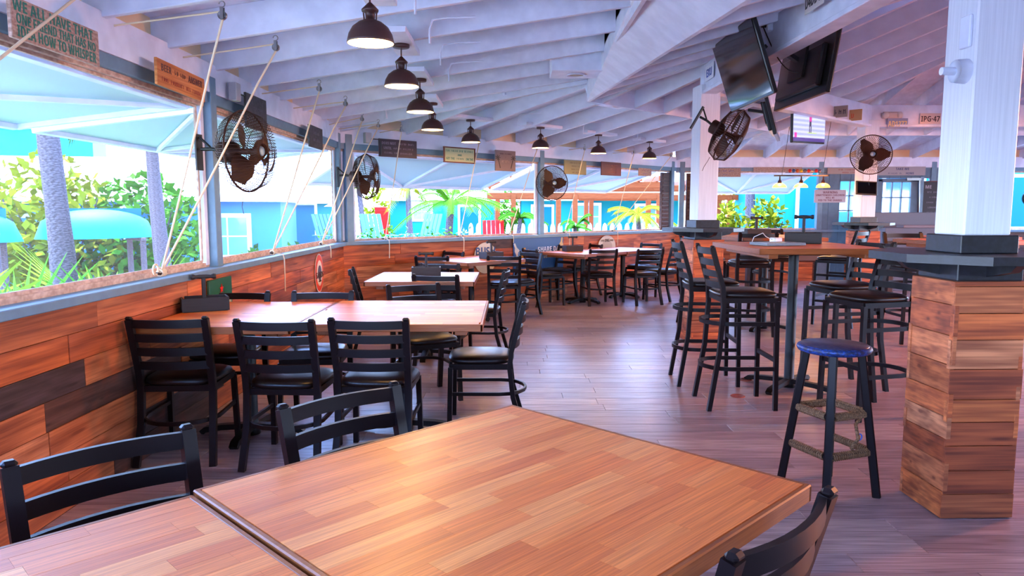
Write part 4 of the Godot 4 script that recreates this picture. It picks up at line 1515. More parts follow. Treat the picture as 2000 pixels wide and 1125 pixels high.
	board_sign("cream driftwood sign with red lettering above the first glazed door", V(6.6, 2.16, 14.402), 0, 0.85, 0.12, paint(Color(0.62, 0.55, 0.52)), [["~4 8 3", 0.05, 0.025, Color(0.55, 0.15, 0.1)], ["~6 5", 0.045, -0.03, Color(0.55, 0.15, 0.1)]])
	board_sign("pale driftwood sign with dark blue lettering above the second glazed door", V(7.62, 2.16, 14.402), 0, 0.95, 0.17, paint(Color(0.58, 0.56, 0.58)), [["TAKE ME", 0.065, 0.04, Color(0.2, 0.24, 0.4), 0.02], ["~7 2", 0.055, -0.045, Color(0.2, 0.24, 0.4), -0.12, 0.3], ["HOME", 0.055, -0.045, Color(0.2, 0.24, 0.4), 0.17, 0.2]])
	board_sign("white warning sign about unattended children and sharks", V(6.25, 1.67, 14.402), 0, 0.62, 0.25, paint(Color(0.68, 0.64, 0.68)), [["WARNING", 0.06, 0.075, Color(0.4, 0.12, 0.2)], ["UNATTENDED CHILDREN", 0.05, 0.02, Color(0.4, 0.12, 0.2)], ["WILL BE", 0.045, -0.03, Color(0.4, 0.12, 0.2)], ["FED TO THE SHARKS", 0.05, -0.08, Color(0.4, 0.12, 0.2)]])
	board_sign("tall framed chalkboard by the second glazed door", V(8.3, 1.57, 14.402), 0, 0.6, 0.78, paint(Color(0.14, 0.1, 0.12)), [["ME", 0.09, 0.28, Color(0.6, 0.55, 0.58), -0.13], ["~3 6", 0.06, 0.18, Color(0.5, 0.45, 0.5)], ["~7", 0.06, 0.08, Color(0.5, 0.45, 0.5)], ["~5 4", 0.06, -0.02, Color(0.5, 0.45, 0.5)], ["~8", 0.06, -0.12, Color(0.5, 0.45, 0.5)], ["~4 4", 0.06, -0.22, Color(0.5, 0.45, 0.5)]], paint(Color(0.35, 0.13, 0.12)))
	# beer signs on the cedar walls
	board_sign("green metal beer sign with a red star bottle mark", V(-2.085, 0.83, 5.16), L, 0.4, 0.2, paint(Color(0.02, 0.32, 0.2), 0.35), [["Heineken", 0.075, -0.068, Color(0.85, 0.9, 0.85)]])
	var star := ms()
	var sp := PackedVector2Array()
	for i in 10:
		var a := PI / 2 + i * PI / 5
		sp.append(Vector2(cos(a), sin(a)) * (0.036 if i % 2 == 0 else 0.015))
	prism(star, sp, 0.0, 0.003, Transform3D(Basis(Vector3.UP, L), V(-2.074, 0.855, 5.16)))
	var hs := get_node("sign_board_016") if has_node("sign_board_016") else null
	for c in get_children():
		if c.has_meta("label") and str(c.get_meta("label")).begins_with("green metal beer"):
			hs = c
	var so := obj("star", star, M.red, hs)
	so.transform = hs.transform.affine_inverse()
	oval("tall oval beer sign with orange rim near the corner", V(-2.092, 0.73, 7.85), L, 0.34, 0.42, [[1.0, Color(0.85, 0.83, 0.8)], [0.94, Color(0.85, 0.25, 0.1)], [0.66, Color(0.88, 0.85, 0.8)], [0.4, Color(0.25, 0.3, 0.4)]], [["SANDS", 0.09, -0.02, Color(0.25, 0.15, 0.08)], ["~6", 0.04, -0.085, Color(0.3, 0.2, 0.1)]])
	var w2 := func(x: float, y: float) -> Vector3:
		return V(x, y, x + 11.15)
	oval("oval white beer sign with blue letters behind the corner-on table", w2.call(-0.395, 0.7), D, 0.46, 0.46, [[1.0, Color(0.72, 0.68, 0.62)]], [["BUSH", 0.16, 0.1, Color(0.1, 0.25, 0.45)], ["~5", 0.09, -0.02, Color(0.25, 0.15, 0.15)]])
	oval("round cream sign with dark ring lettering past the banner", w2.call(1.67, 0.76), D, 0.5, 0.4, [[1.0, Color(0.75, 0.68, 0.6)], [0.6, Color(0.66, 0.58, 0.5)]], [["~3", 0.07, 0.11, Color(0.15, 0.1, 0.1), -0.13, 0.1], ["ONG", 0.075, 0.11, Color(0.15, 0.1, 0.1), 0.0, 0.13], ["~3", 0.07, 0.11, Color(0.15, 0.1, 0.1), 0.13, 0.1], ["~7", 0.07, -0.1, Color(0.15, 0.1, 0.1)]])
	# blue beer banner
	var bn := board_sign("blue beer banner with bottles and white lettering on the cedar wall", w2.call(0.43, 0.68), D, 1.16, 0.6, paint(Color(0.06, 0.26, 0.5), 0.4), [["SHARE DA", 0.11, 0.1, Color(0.8, 0.85, 0.95), 0.22], ["~6", 0.08, -0.02, Color(0.75, 0.7, 0.5), 0.22]])
	for b in [[-0.5, 0.08, 0.35, Color(0.7, 0.72, 0.75)], [-0.36, 0.0, -0.12, Color(0.8, 0.55, 0.15)], [-0.24, -0.03, 0.1, Color(0.6, 0.42, 0.2)], [0.52, 0.14, -0.1, Color(0.75, 0.65, 0.45)]]:
		var st := ms()
		var pr := PackedVector2Array([Vector2(-0.05, -0.22), Vector2(0.05, -0.22), Vector2(0.05, 0.03), Vector2(0.02, 0.1), Vector2(0.018, 0.2), Vector2(-0.018, 0.2), Vector2(-0.02, 0.1), Vector2(-0.05, 0.03)])
		prism(st, pr, 0.009, 0.012, Transform3D(Basis(Vector3(0, 0, 1), b[2]).scaled(Vector3(1, 0.7, 1)), Vector3(b[0], b[1], 0)))
		obj("printed_bottle", st, paint(b[3]), bn)
	var strip := ms()
	bx(strip, Vector3(-0.25, -0.24, 0.0095), Vector3(0.6, 0.1, 0.003))
	obj("printed_sand", strip, paint(Color(0.75, 0.5, 0.25)), bn)
	# licence plates on the ring beam
	var pl := [
		["EXU", V(1.985, 2.79, 7.5), -PI / 2, Color(0.85, 0.88, 0.92), Color(0.1, 0.25, 0.6), "white licence plate with blue letters at the beam end by the column"],
		["D4DD41", V(1.985, 2.8, 4.95), -PI / 2, Color(0.8, 0.78, 0.78), Color(0.15, 0.15, 0.2), "pale licence plate with dark letters above the rear-facing television"],
		["~6", V(2.95, 2.7, 8.68), PI * 0.75 + PI / 2 + PI, Color(0.6, 0.52, 0.4), Color(0.25, 0.2, 0.18), "tan licence plate on the beam between fan and far televisions"],
		["~5", V(4.3, 2.7, 9.84), -PI / 4 , Color(0.6, 0.55, 0.5), Color(0.2, 0.2, 0.25), "greyish licence plate beside the sports screen"],
		["~2", V(4.66, 2.7, 10.2), -PI / 4, Color(0.75, 0.6, 0.4), Color(0.8, 0.3, 0.1), "cream licence plate with an orange mark next to the far column"],
		["AD1277", V(5.58, 2.65, 10.72), 0.0, Color(0.45, 0.5, 0.65), Color(0.85, 0.75, 0.5), "blue licence plate with cream letters under the emergency lamp"],
		["IPG·47", V(6.05, 2.72, 10.72), 0.0, Color(0.78, 0.7, 0.68), Color(0.2, 0.15, 0.2), "cream licence plate with dark letters behind the near column"],
		["~6", V(7.25, 2.72, 10.72), 0.0, Color(0.25, 0.3, 0.36), Color(0.8, 0.6, 0.15), "dark licence plate with yellow letters on the beam beyond the near column"]]
	for p in pl:
		var o := thing("license_plate", p[5], "plate", p[1], p[2], "licence plates on the ring beam")
		var st := ms()
		bx(st, Vector3.ZERO, Vector3(0.3, 0.15, 0.006), Basis(), 0.002)
		obj("plate", st, paint(p[3], 0.4), o)
		words(o, [p[0], 0.11, -0.005, p[4]], 0.004, 0.27)
	var em := thing("emergency_light", "white oblong emergency lamp on the far ring beam", "light", V(5.5, 2.77, 10.73))
	var st := ms()
	bx(st, Vector3.ZERO, Vector3(0.3, 0.1, 0.05), Basis(), 0.02)
	obj("housing", st, paint(Color(0.75, 0.68, 0.66)), em)
	for s in [-1.0, 1.0]:
		st = ms()
		lathe(st, [Vector2(0, 0.03), Vector2(0.04, 0.028), Vector2(0.045, 0.0)], 16, Transform3D(Basis(Vector3.RIGHT, PI / 2), Vector3(s * 0.1, 0, 0.01)))
		obj("lamp_head", st, paint(Color(0.8, 0.76, 0.74)), em)

# ---------------------------------------------------------------- caddies and small things
func build_small() -> void:
	var proto: Node3D = null
	var list := [[-1.97, 0.775, 4.62, 0.5, "black wooden caddy with a T handle against the cedar wall"], [-0.83, 0.775, 7.02, 0.1, "dark wooden caddy with a T handle on the worn table with caddy"], [-0.27, 0.775, 9.5, 0.7, "dark wooden caddy with a T handle on the corner-on table"], [0.93, 0.775, 11.15, 0.35, "dark wooden caddy with a T handle on the long table run"], [2.38, 1.14, 5.95, -0.4, "dark wooden caddy with a T handle behind the laptop"], [2.85, 1.1, 8.5, 0.1, "dark wooden caddy with a T handle on the second high table"]]
	for e in list:
		var at := V(e[0], e[1] + 0.001, e[2])
		if proto == null:
			proto = thing("table_caddy", e[4], "caddy", at, e[3], "table caddies")
			var st := ms()
			bx(st, Vector3(0, 0.006, 0), Vector3(0.26, 0.012, 0.16))
			obj("bottom", st, M.caddy, proto)
			for s in [-1.0, 1.0]:
				st = ms()
				bx(st, Vector3(0, 0.045, s * 0.078), Vector3(0.28, 0.085, 0.014), Basis(), 0.002)
				obj("side", st, M.caddy, proto)
				st = ms()
				bx(st, Vector3(s * 0.133, 0.045, 0), Vector3(0.014, 0.085, 0.142), Basis(), 0.002)
				obj("end", st, M.caddy, proto)
			st = ms()
			bx(st, Vector3(0, 0.11, 0), Vector3(0.024, 0.2, 0.024), Basis(), 0.003)
			obj("upright", st, M.caddy, proto)
			st = ms()
			lathe(st, [Vector2(0, -0.075), Vector2(0.016, -0.075), Vector2(0.018, -0.06), Vector2(0.011, -0.045), Vector2(0.014, -0.02), Vector2(0.014, 0.02), Vector2(0.011, 0.045), Vector2(0.018, 0.06), Vector2(0.016, 0.075), Vector2(0, 0.075)], 14, Transform3D(Basis(Vector3(0, 0, 1), PI / 2), Vector3(0, 0.215, 0)))
			obj("handle", st, M.caddy, proto)
		else:
			copy(proto, at, e[3], e[4], "table caddies")
	# laptop with charger on the high table
	var o := thing("laptop", "grey laptop lying on the high table in front of the caddy", "laptop", V(2.05, 1.142, 5.62), 0.25)
	var st := ms()
	bx(st, Vector3(0, 0.009, 0), Vector3(0.34, 0.016, 0.24), Basis(), 0.004)
	obj("base", st, paint(Color(0.42, 0.46, 0.5), 0.35), o)
	st = ms()
	bx(st, Vector3(0, 0.02, 0), Vector3(0.335, 0.006, 0.235), Basis(), 0.002)
	obj("lid", st, paint(Color(0.5, 0.55, 0.6), 0.3), o)
	o = thing("power_adapter", "white power adapter with a thin cable beside the laptop", "adapter", V(2.12, 1.142, 5.85), 0.4)
	st = ms()
	bx(st, Vector3(0, 0.025, 0), Vector3(0.075, 0.05, 0.075), Basis(), 0.008)
	obj("brick", st, paint(Color(0.85, 0.86, 0.88)), o)
	st = ms()
	tube(st, [Vector3(-0.03, 0.03, 0), Vector3(-0.12, 0.06, 0.02), Vector3(-0.18, 0.09, 0.05), Vector3(-0.24, 0.06, 0.02), Vector3(-0.2, 0.008, -0.05), Vector3(-0.05, 0.006, -0.1)], 0.003, 5)
	obj("cable", st, paint(Color(0.85, 0.86, 0.88)), o)
	# copper floor discs by the pedestal feet
	for p in [[1.72, 5.42], [1.95, 5.95]]:
		st = ms()
		lathe(st, [Vector2(0, 0.008), Vector2(0.05, 0.008), Vector2(0.055, 0.004), Vector2(0.055, 0.002)], 24, Transform3D(Basis(), V(p[0], 0, p[1])))
		tag(obj("floor_pad", st, paint(Color(0.6, 0.25, 0.17))), "small terracotta pad under a foot of the laptop table", "pad", "terracotta pads")
	# outlets near the wall fans
	for p in [[V(-2.05, 2.28, 5.5), PI / 2, "grey outlet box with a plug by the first caged fan"], [V(-1.8, 2.3, 9.2), PI / 4, "grey outlet box with a plug by the corner fan"]]:
		o = thing("outlet_box", p[2], "outlet", p[0], p[1], "outlet boxes by the fans")
		st = ms()
		bx(st, Vector3(0, 0, 0), Vector3(0.09, 0.13, 0.06), Basis(), 0.005)
		obj("box", st, paint(Color(0.62, 0.62, 0.64)), o)
		st = ms()
		tube(st, [Vector3(0.05, -0.01, 0.02), Vector3(0.14, -0.01, 0.03), Vector3(0.19, -0.06, 0.02), Vector3(0.2, -0.2, 0.0)], 0.007, 6)
		obj("plug_cord", st, M.black, o)
	# conduit drops on the rafters
	for i in 7:
		st = ms()
		var p := V(-0.52 + 0.0 * i, 2.62, 4.2 + i * 0.72) if i < 4 else V(0.1 + (i - 4) * 0.95, 2.62, 9.75 + (i - 4) * 0.95)
		tube(st, [p + Vector3(0.28, 0.05, 0), p + Vector3(0.1, 0.045, 0), p + Vector3(0.0, 0.03, 0), p + Vector3(-0.02, -0.03, 0), p + Vector3(-0.02, -0.12, 0)], 0.007, 6)
		tag(obj("conduit", st, M.white), "thin white conduit bent down the face of a rafter", "conduit", "rafter conduits")

# ---------------------------------------------------------------- back bar corner
func build_back_bar() -> void:
	# billiard light
	var o := thing("billiard_light", "three-shade billiard light with coloured balls on its black bar", "lamp", V(4.45, 1.93, 11.3))
	var st := ms()
	bar(st, Vector3(-0.42, 0, 0), Vector3(0.42, 0, 0), 0.02, 0.02)
	obj("bar", st, M.black, o)
	var cols := [Color(0.75, 0.15, 0.1), Color(0.15, 0.25, 0.45), Color(0.7, 0.3, 0.1), Color(0.75, 0.6, 0.1), Color(0.3, 0.3, 0.35), Color(0.8, 0.2, 0.1), Color(0.55, 0.55, 0.6), Color(0.7, 0.1, 0.1), Color(0.4, 0.4, 0.5)]
	for k in 9:
		st = ms()
		lathe(st, [Vector2(0, -0.028), Vector2(0.02, -0.02), Vector2(0.028, 0), Vector2(0.02, 0.02), Vector2(0, 0.028)], 12, Transform3D(Basis(), Vector3(-0.18 + k * 0.058, 0.075, 0)))
		obj("ball", st, paint(cols[k], 0.2), o)
	st = ms()
	tube(st, [Vector3(-0.25, 0.045, 0), Vector3(0.38, 0.045, 0)], 0.004, 6)
	for s in [-0.3, 0.32]:
		tube(st, [Vector3(s, 0.0, 0), Vector3(s + 0.1, 0.85, 0)], 0.004, 5)
	obj("chain", st, M.black, o)
	var amber := mat(Color(0.95, 0.62, 0.25, 0.75), 0.4)
	amber.transparency = BaseMaterial3D.TRANSPARENCY_ALPHA
	amber.backlight_enabled = true
	amber.backlight = Color(0.9, 0.6, 0.3)
	for x in [-0.33, 0.0, 0.34]:
		st = ms()
		lathe(st, [Vector2(0.105, -0.18), Vector2(0.09, -0.15), Vector2(0.06, -0.125), Vector2(0.028, -0.115)], 24, Transform3D(Basis(), Vector3(x, 0, 0)))
		var sh := obj("shade", st, amber, o)
		st = ms()
		lathe(st, [Vector2(0.03, -0.118), Vector2(0.028, -0.085), Vector2(0.012, -0.06), Vector2(0.008, 0.0)], 16, Transform3D(Basis(), Vector3(x, 0, 0)))
		obj("cap", st, M.bronze, sh)
		st = ms()
		lathe(st, [Vector2(0, -0.165), Vector2(0.022, -0.155), Vector2(0.024, -0.14), Vector2(0.01, -0.118)], 14, Transform3D(Basis(), Vector3(x, 0, 0)))
		obj("bulb", st, M.bulb, sh)
		var l := OmniLight3D.new()
		l.name = "bulb_light"
		l.light_color = Color(1.0, 0.76, 0.45)
		l.light_energy = 0.02
		l.light_size = 0.02
		l.shadow_enabled = true
		l.omni_range = 20
		l.position = Vector3(x, -0.145, 0)
		o.add_child(l)
	# pool table with two balls
	o = thing("pool_table", "dark pool table with red cloth cushions behind the high tables", "pool table", V(4.75, 0, 11.3), 0.0)
	st = ms()
	bx(st, Vector3(0, 0.72, 0), Vector3(2.2, 0.16, 1.1), Basis(), 0.02)
	obj("frame", st, paint(Color(0.25, 0.12, 0.08), 0.4), o)
	st = ms()
	bx(st, Vector3(0, 0.8, 0), Vector3(1.96, 0.02, 0.88))
	obj("cloth", st, paint(Color(0.6, 0.06, 0.05), 0.9), o)
	st = ms()
	for s in [-1.0, 1.0]:
		bx(st, Vector3(0, 0.82, s * 0.48), Vector3(2.1, 0.045, 0.07), Basis(), 0.01)
		bx(st, Vector3(s * 1.03, 0.82, 0), Vector3(0.07, 0.045, 0.98), Basis(), 0.01)
	obj("cushion", st, M.red, o)
	for sx in [-1.0, 1.0]:
		for sz in [-1.0, 1.0]:
			st = ms()
			bx(st, Vector3(sx * 0.9, 0.32, sz * 0.4), Vector3(0.14, 0.64, 0.14), Basis(), 0.02)
			obj("leg", st, paint(Color(0.2, 0.1, 0.07)), o)
	for b in [[4.55, Color(0.85, 0.72, 0.68), "cream pool ball on the red cloth"], [4.85, Color(0.9, 0.35, 0.08), "orange pool ball on the red cloth"]]:
		st = ms()
		lathe(st, [Vector2(0, -0.029), Vector2(0.02, -0.021), Vector2(0.029, 0), Vector2(0.02, 0.021), Vector2(0, 0.029)], 16, Transform3D(Basis(), V(b[0], 0.84, 11.15)))
		tag(obj("pool_ball", st, paint(b[1], 0.2)), b[2], "ball")
	# monitor on the far column
	o = thing("order_monitor", "black order monitor tilted on an arm at the far white column", "monitor", V(5.12, 1.72, 10.6), 0.1)
	o.rotation.x = -0.15
	st = ms()
	bx(st, Vector3.ZERO, Vector3(0.32, 0.2, 0.03), Basis(Vector3(0, 0, 1), -0.05), 0.006)
	obj("casing", st, M.black, o)
	st = ms()
	bx(st, Vector3(0, 0, 0.016), Vector3(0.28, 0.165, 0.003), Basis(Vector3(0, 0, 1), -0.05))
	obj("screen", st, M.screen, o)
	# grey service counter with sloping hood
	o = thing("service_counter", "grey service counter with a stepped back under the glazed door", "counter", V(7.2, 0, 12.9), 0.0)
	st = ms()
	bx(st, Vector3(0, 0.55, 0), Vector3(1.5, 1.1, 0.6), Basis(), 0.01)
	obj("body", st, paint(Color(0.36, 0.38, 0.44)), o)
	st = ms()
	bx(st, Vector3(0, 1.2, -0.25), Vector3(1.5, 0.32, 0.08), Basis(), 0.01)
	obj("back_panel", st, paint(Color(0.38, 0.4, 0.46)), o)
	st = ms()
	bx(st, Vector3(0.1, 1.12, 0.2), Vector3(1.1, 0.05, 0.25), Basis(), 0.008)
	obj("shelf", st, paint(Color(0.46, 0.42, 0.46)), o)
	# round black disc at the right edge
	o = thing("round_disc", "round black disc hung beside the near column", "hung_disc", V(9.65, 1.62, 13.6), -0.2)
	st = ms()
	lathe(st, [Vector2(0, 0.05), Vector2(0.1, 0.045), Vector2(0.15, 0.02), Vector2(0.155, 0.0), Vector2(0.15, -0.05), Vector2(0, -0.08)], 28, Transform3D(Basis(Vector3.RIGHT, PI / 2), Vector3.ZERO))
	obj("body", st, M.black, o)
	st = ms()
	tube(st, [Vector3(0, 0.1, -0.05), Vector3(0, 0.7, -0.05)], 0.012, 8)
	obj("hanger", st, M.black, o)
	# thatch canopy of the central bar, only its fringe shows
	var th := Node3D.new()
	th.name = "bar_thatch"
	add_child(th, true)
	tag(th, "dry palm thatch fringe of the central bar, at the near column's side", "thatch")
	th.position = V(7.2, 2.5, 5.6)
	st = ms()
	lathe(st, [Vector2(2.3, 0.0), Vector2(1.0, 0.75), Vector2(0.05, 1.2)], 24)
	obj("thatch_roof", st, M.hemp, th)
	var rr := RandomNumberGenerator.new()
	rr.seed = 8
	var fr := ms()
	for i in 1500:
		var a := rr.randf() * TAU
		var r0 := rr.randf_range(1.9, 2.35)
		var p := Vector3(cos(a) * r0, (2.3 - r0) * 0.55 + 0.03, sin(a) * r0)
		var q := p + Vector3(cos(a + rr.randf_range(-0.1, 0.1)) * 0.16, rr.randf_range(-0.3, -0.14), sin(a + rr.randf_range(-0.1, 0.1)) * 0.16)
		bar(fr, p, q, 0.012, 0.003)
	var fo := obj("fringe", fr, M.hemp, th)
	fo.set_meta("kind", "stuff")
	var bl := thing("bar_lamp", "warm amber globe lamp hanging under the central bar thatch", "lamp", V(7.2, 2.3, 5.6))
	st = ms()
	lathe(st, [Vector2(0, -0.14), Vector2(0.09, -0.1), Vector2(0.14, 0), Vector2(0.09, 0.1), Vector2(0, 0.14)], 20)
	obj("globe", st, M.bulb, bl)
	var l := OmniLight3D.new()
	l.name = "globe_light"
	l.light_color = Color(1.0, 0.6, 0.34)
	l.light_energy = 0.9
	l.light_size = 0.12
	l.shadow_enabled = true
	l.omni_range = 30
	bl.add_child(l)

# ---------------------------------------------------------------- outdoors
func frond(st: SurfaceTool, base: Vector3, dir: Vector3, length: float, droop: float, r: RandomNumberGenerator, wide := 0.3) -> void:
	var n := 14
	var pts := []
	for i in n + 1:
		var t := float(i) / n
		pts.append(base + dir * length * t + Vector3(0, -droop * t * t * length, 0))
	tube(st, pts, 0.012, 4)
	for i in range(1, n + 1):
		var t := float(i) / n
		var d: Vector3 = (pts[i] - pts[i - 1]).normalized()
		var side := d.cross(Vector3.UP).normalized()
		var up := side.cross(d)
		for s in [-1.0, 1.0]:
			for j in 2:
				var p: Vector3 = pts[i - 1].lerp(pts[i], j * 0.5)
				var l := wide * (0.35 + 1.1 * t * (1.25 - t)) * r.randf_range(0.85, 1.1)
				var e: Vector3 = p + (side * s * 0.8 + d * 0.6 - up * 0.25 - Vector3(0, 0.25, 0)).normalized() * l
				var wv := d * 0.018
				tri(st, p - wv, p + wv, e, p + Vector3(0, -5, 0))

func palm_tree(label: String, at: Vector3, h: float, fl: float, n: int, m: Material, seed_: int, trunk_r := 0.1) -> void:
	var o := thing("palm_tree", label, "palm", at)
	var r := RandomNumberGenerator.new()
	r.seed = seed_
	var st := ms()
	var pts := []
	var rad := []
	for i in 9:
		var t := i / 8.0
		pts.append(Vector3(0.12 * sin(t * 2.0 + seed_), h * t, 0.1 * cos(t * 1.7 + seed_) - 0.1))
		rad.append(trunk_r * (1.25 - 0.5 * t) * (1.0 + 0.06 * (i % 2)))
	tube(st, pts, rad, 10)
	obj("trunk", st, M.bark, o)
	for k in n:
		var a := k * 2.4 + r.randf() * 0.3
		var el := r.randf_range(0.15, 1.1)
		st = ms()
		var dir := Vector3(cos(a) * cos(el), sin(el), sin(a) * cos(el))
		frond(st, pts[8], dir, fl * r.randf_range(0.8, 1.1), r.randf_range(0.4, 0.8), r, fl * 0.28)
		obj("frond", st, m, o)

func shrub(label: String, at: Vector3, size: Vector3, n: int, m: Material, seed_: int, leaf := 0.12) -> void:
	var o := thing("shrub", label, "shrub", at)
	var r := RandomNumberGenerator.new()
	r.seed = seed_
	var st := ms()
	for i in n:
		var a := r.randf() * TAU
		var e := acos(r.randf_range(-0.2, 1.0))
		var rad := pow(r.randf(), 0.4)
		var p := Vector3(cos(a) * sin(e) * size.x, cos(e) * size.y * rad + 0.05, sin(a) * sin(e) * size.z) * Vector3(rad, 1, rad)
		p.y = maxf(p.y, 0.03)
		var d := Vector3(r.randf_range(-1, 1), r.randf_range(-0.3, 1), r.randf_range(-1, 1)).normalized()
		var w := d.cross(Vector3(r.randf_range(-1, 1), 1, r.randf_range(-1, 1))).normalized() * leaf * 0.28
		var tip := p + d * leaf
		var mid := p + d * leaf * 0.5
		tri(st, p, mid + w, tip, p - Vector3(0, 5, 0))
		tri(st, p, tip, mid - w, p - Vector3(0, 5, 0))
	obj("foliage", st, m, o)
	st = ms()
	for k in 5:
		var a := k * 1.3 + seed_
		tube(st, [Vector3(0, 0, 0), Vector3(cos(a) * size.x * 0.3, size.y * 0.4, sin(a) * size.z * 0.3), Vector3(cos(a) * size.x * 0.55, size.y * 0.75, sin(a) * size.z * 0.55)], 0.015, 5)
	obj("stems", st, M.bark, o)

func palmetto(label: String, at: Vector3, n: int, s: float, seed_: int) -> void:
	var o := thing("palmetto", label, "palmetto", at)
	var r := RandomNumberGenerator.new()
	r.seed = seed_
	for k in n:
		var a := k * 2.4 + r.randf()
		var el := r.randf_range(0.4, 1.3)
		var dir := Vector3(cos(a) * cos(el), sin(el), sin(a) * cos(el))
		var st := ms()
		var c := dir * s * r.randf_range(0.6, 1.0)
		if at.x + c.x + 0.6 * s > -2.4:
			continue
		tube(st, [Vector3.ZERO, c], 0.008, 4)
		var side := dir.cross(Vector3.UP).normalized()
		var nrm := side.cross(dir)
		for j in 17:
			var b := lerpf(-1.75, 1.75, j / 16.0)
			var d := (dir * cos(b) + side * sin(b) - nrm * 0.25).normalized()
			var w := d.cross(nrm).normalized() * 0.022 * s
			var e := c + d * s * 0.62
			tri(st, c - w * 0.4, c + d * s * 0.3 + w, e, c - nrm)
			tri(st, c + w * 0.4, c + d * s * 0.3 - w, e, c - nrm)
		obj("fan_leaf", st, M.palmetto if k % 2 == 0 else M.palmetto_deep, o)

func cottage(label: String, at: Vector3, turn: float, w: float, d: float, h: float, wall: Material, wins: Array) -> void:
	var o := thing("cottage", label, "building", at, turn)
	var st := ms()
	bx(st, Vector3(0, h / 2, 0), Vector3(w, h, d))
	obj("wall", st, wall, o)
	st = ms()
	prism(st, PackedVector2Array([Vector2(-d / 2 - 0.4, h), Vector2(d / 2 + 0.4, h), Vector2(0, h + d * 0.28)]), -w / 2 - 0.3, w / 2 + 0.3, Transform3D(Basis(Vector3.UP, PI / 2), Vector3.ZERO))
	obj("roof", st, M.roof, o)
	for q in wins:      # [x, y, w, h, kind]
		st = ms()
		bx(st, Vector3(q[0], q[1], d / 2 + 0.02), Vector3(q[2] + 0.16, q[3] + 0.16, 0.05), Basis(), 0.005)
		var f := obj("window", st, M.white, o)
		if q[4] == 0:
			for a in 2:
				for c in 2:
					st = ms()
					bx(st, Vector3(q[0] + (a - 0.5) * q[2] * 0.5, q[1] + (c - 0.5) * q[3] * 0.5, d / 2 + 0.05), Vector3(q[2] * 0.46, q[3] * 0.46, 0.01))
					obj("pane", st, paint(Color(0.35, 0.55, 0.68), 0.1), f)
		else:
			st = ms()
			bx(st, Vector3(q[0], q[1], d / 2 + 0.05), Vector3(q[2], q[3], 0.02))
			obj("door_leaf", st, M.turq_dark, f)

func chaise(label: String, at: Vector3, turn: float, m: Material) -> void:
	var o := thing("beach_chair", label, "chair", at, turn)
	for k in 5:
		var st := ms()
		bx(st, Vector3(-0.22 + k * 0.11, 0.32, 0), Vector3(0.09, 0.02, 0.5), Basis(Vector3.RIGHT, 0.12))
		obj("seat_slat", st, m, o)
		st = ms()
		bx(st, Vector3(-0.22 + k * 0.11, 0.68, -0.36), Vector3(0.09, 0.8, 0.02), Basis(Vector3.RIGHT, -0.4))
		obj("back_slat", st, m, o)
	for s in [-1.0, 1.0]:
		var st := ms()
		bx(st, Vector3(s * 0.33, 0.55, 0), Vector3(0.12, 0.025, 0.65))
		obj("arm", st, m, o)
		for z in [-0.25, 0.25]:
			st = ms()
			bx(st, Vector3(s * 0.31, 0.27, z), Vector3(0.04, 0.54, 0.09))
			obj("leg", st, m, o)

const GY := -0.51

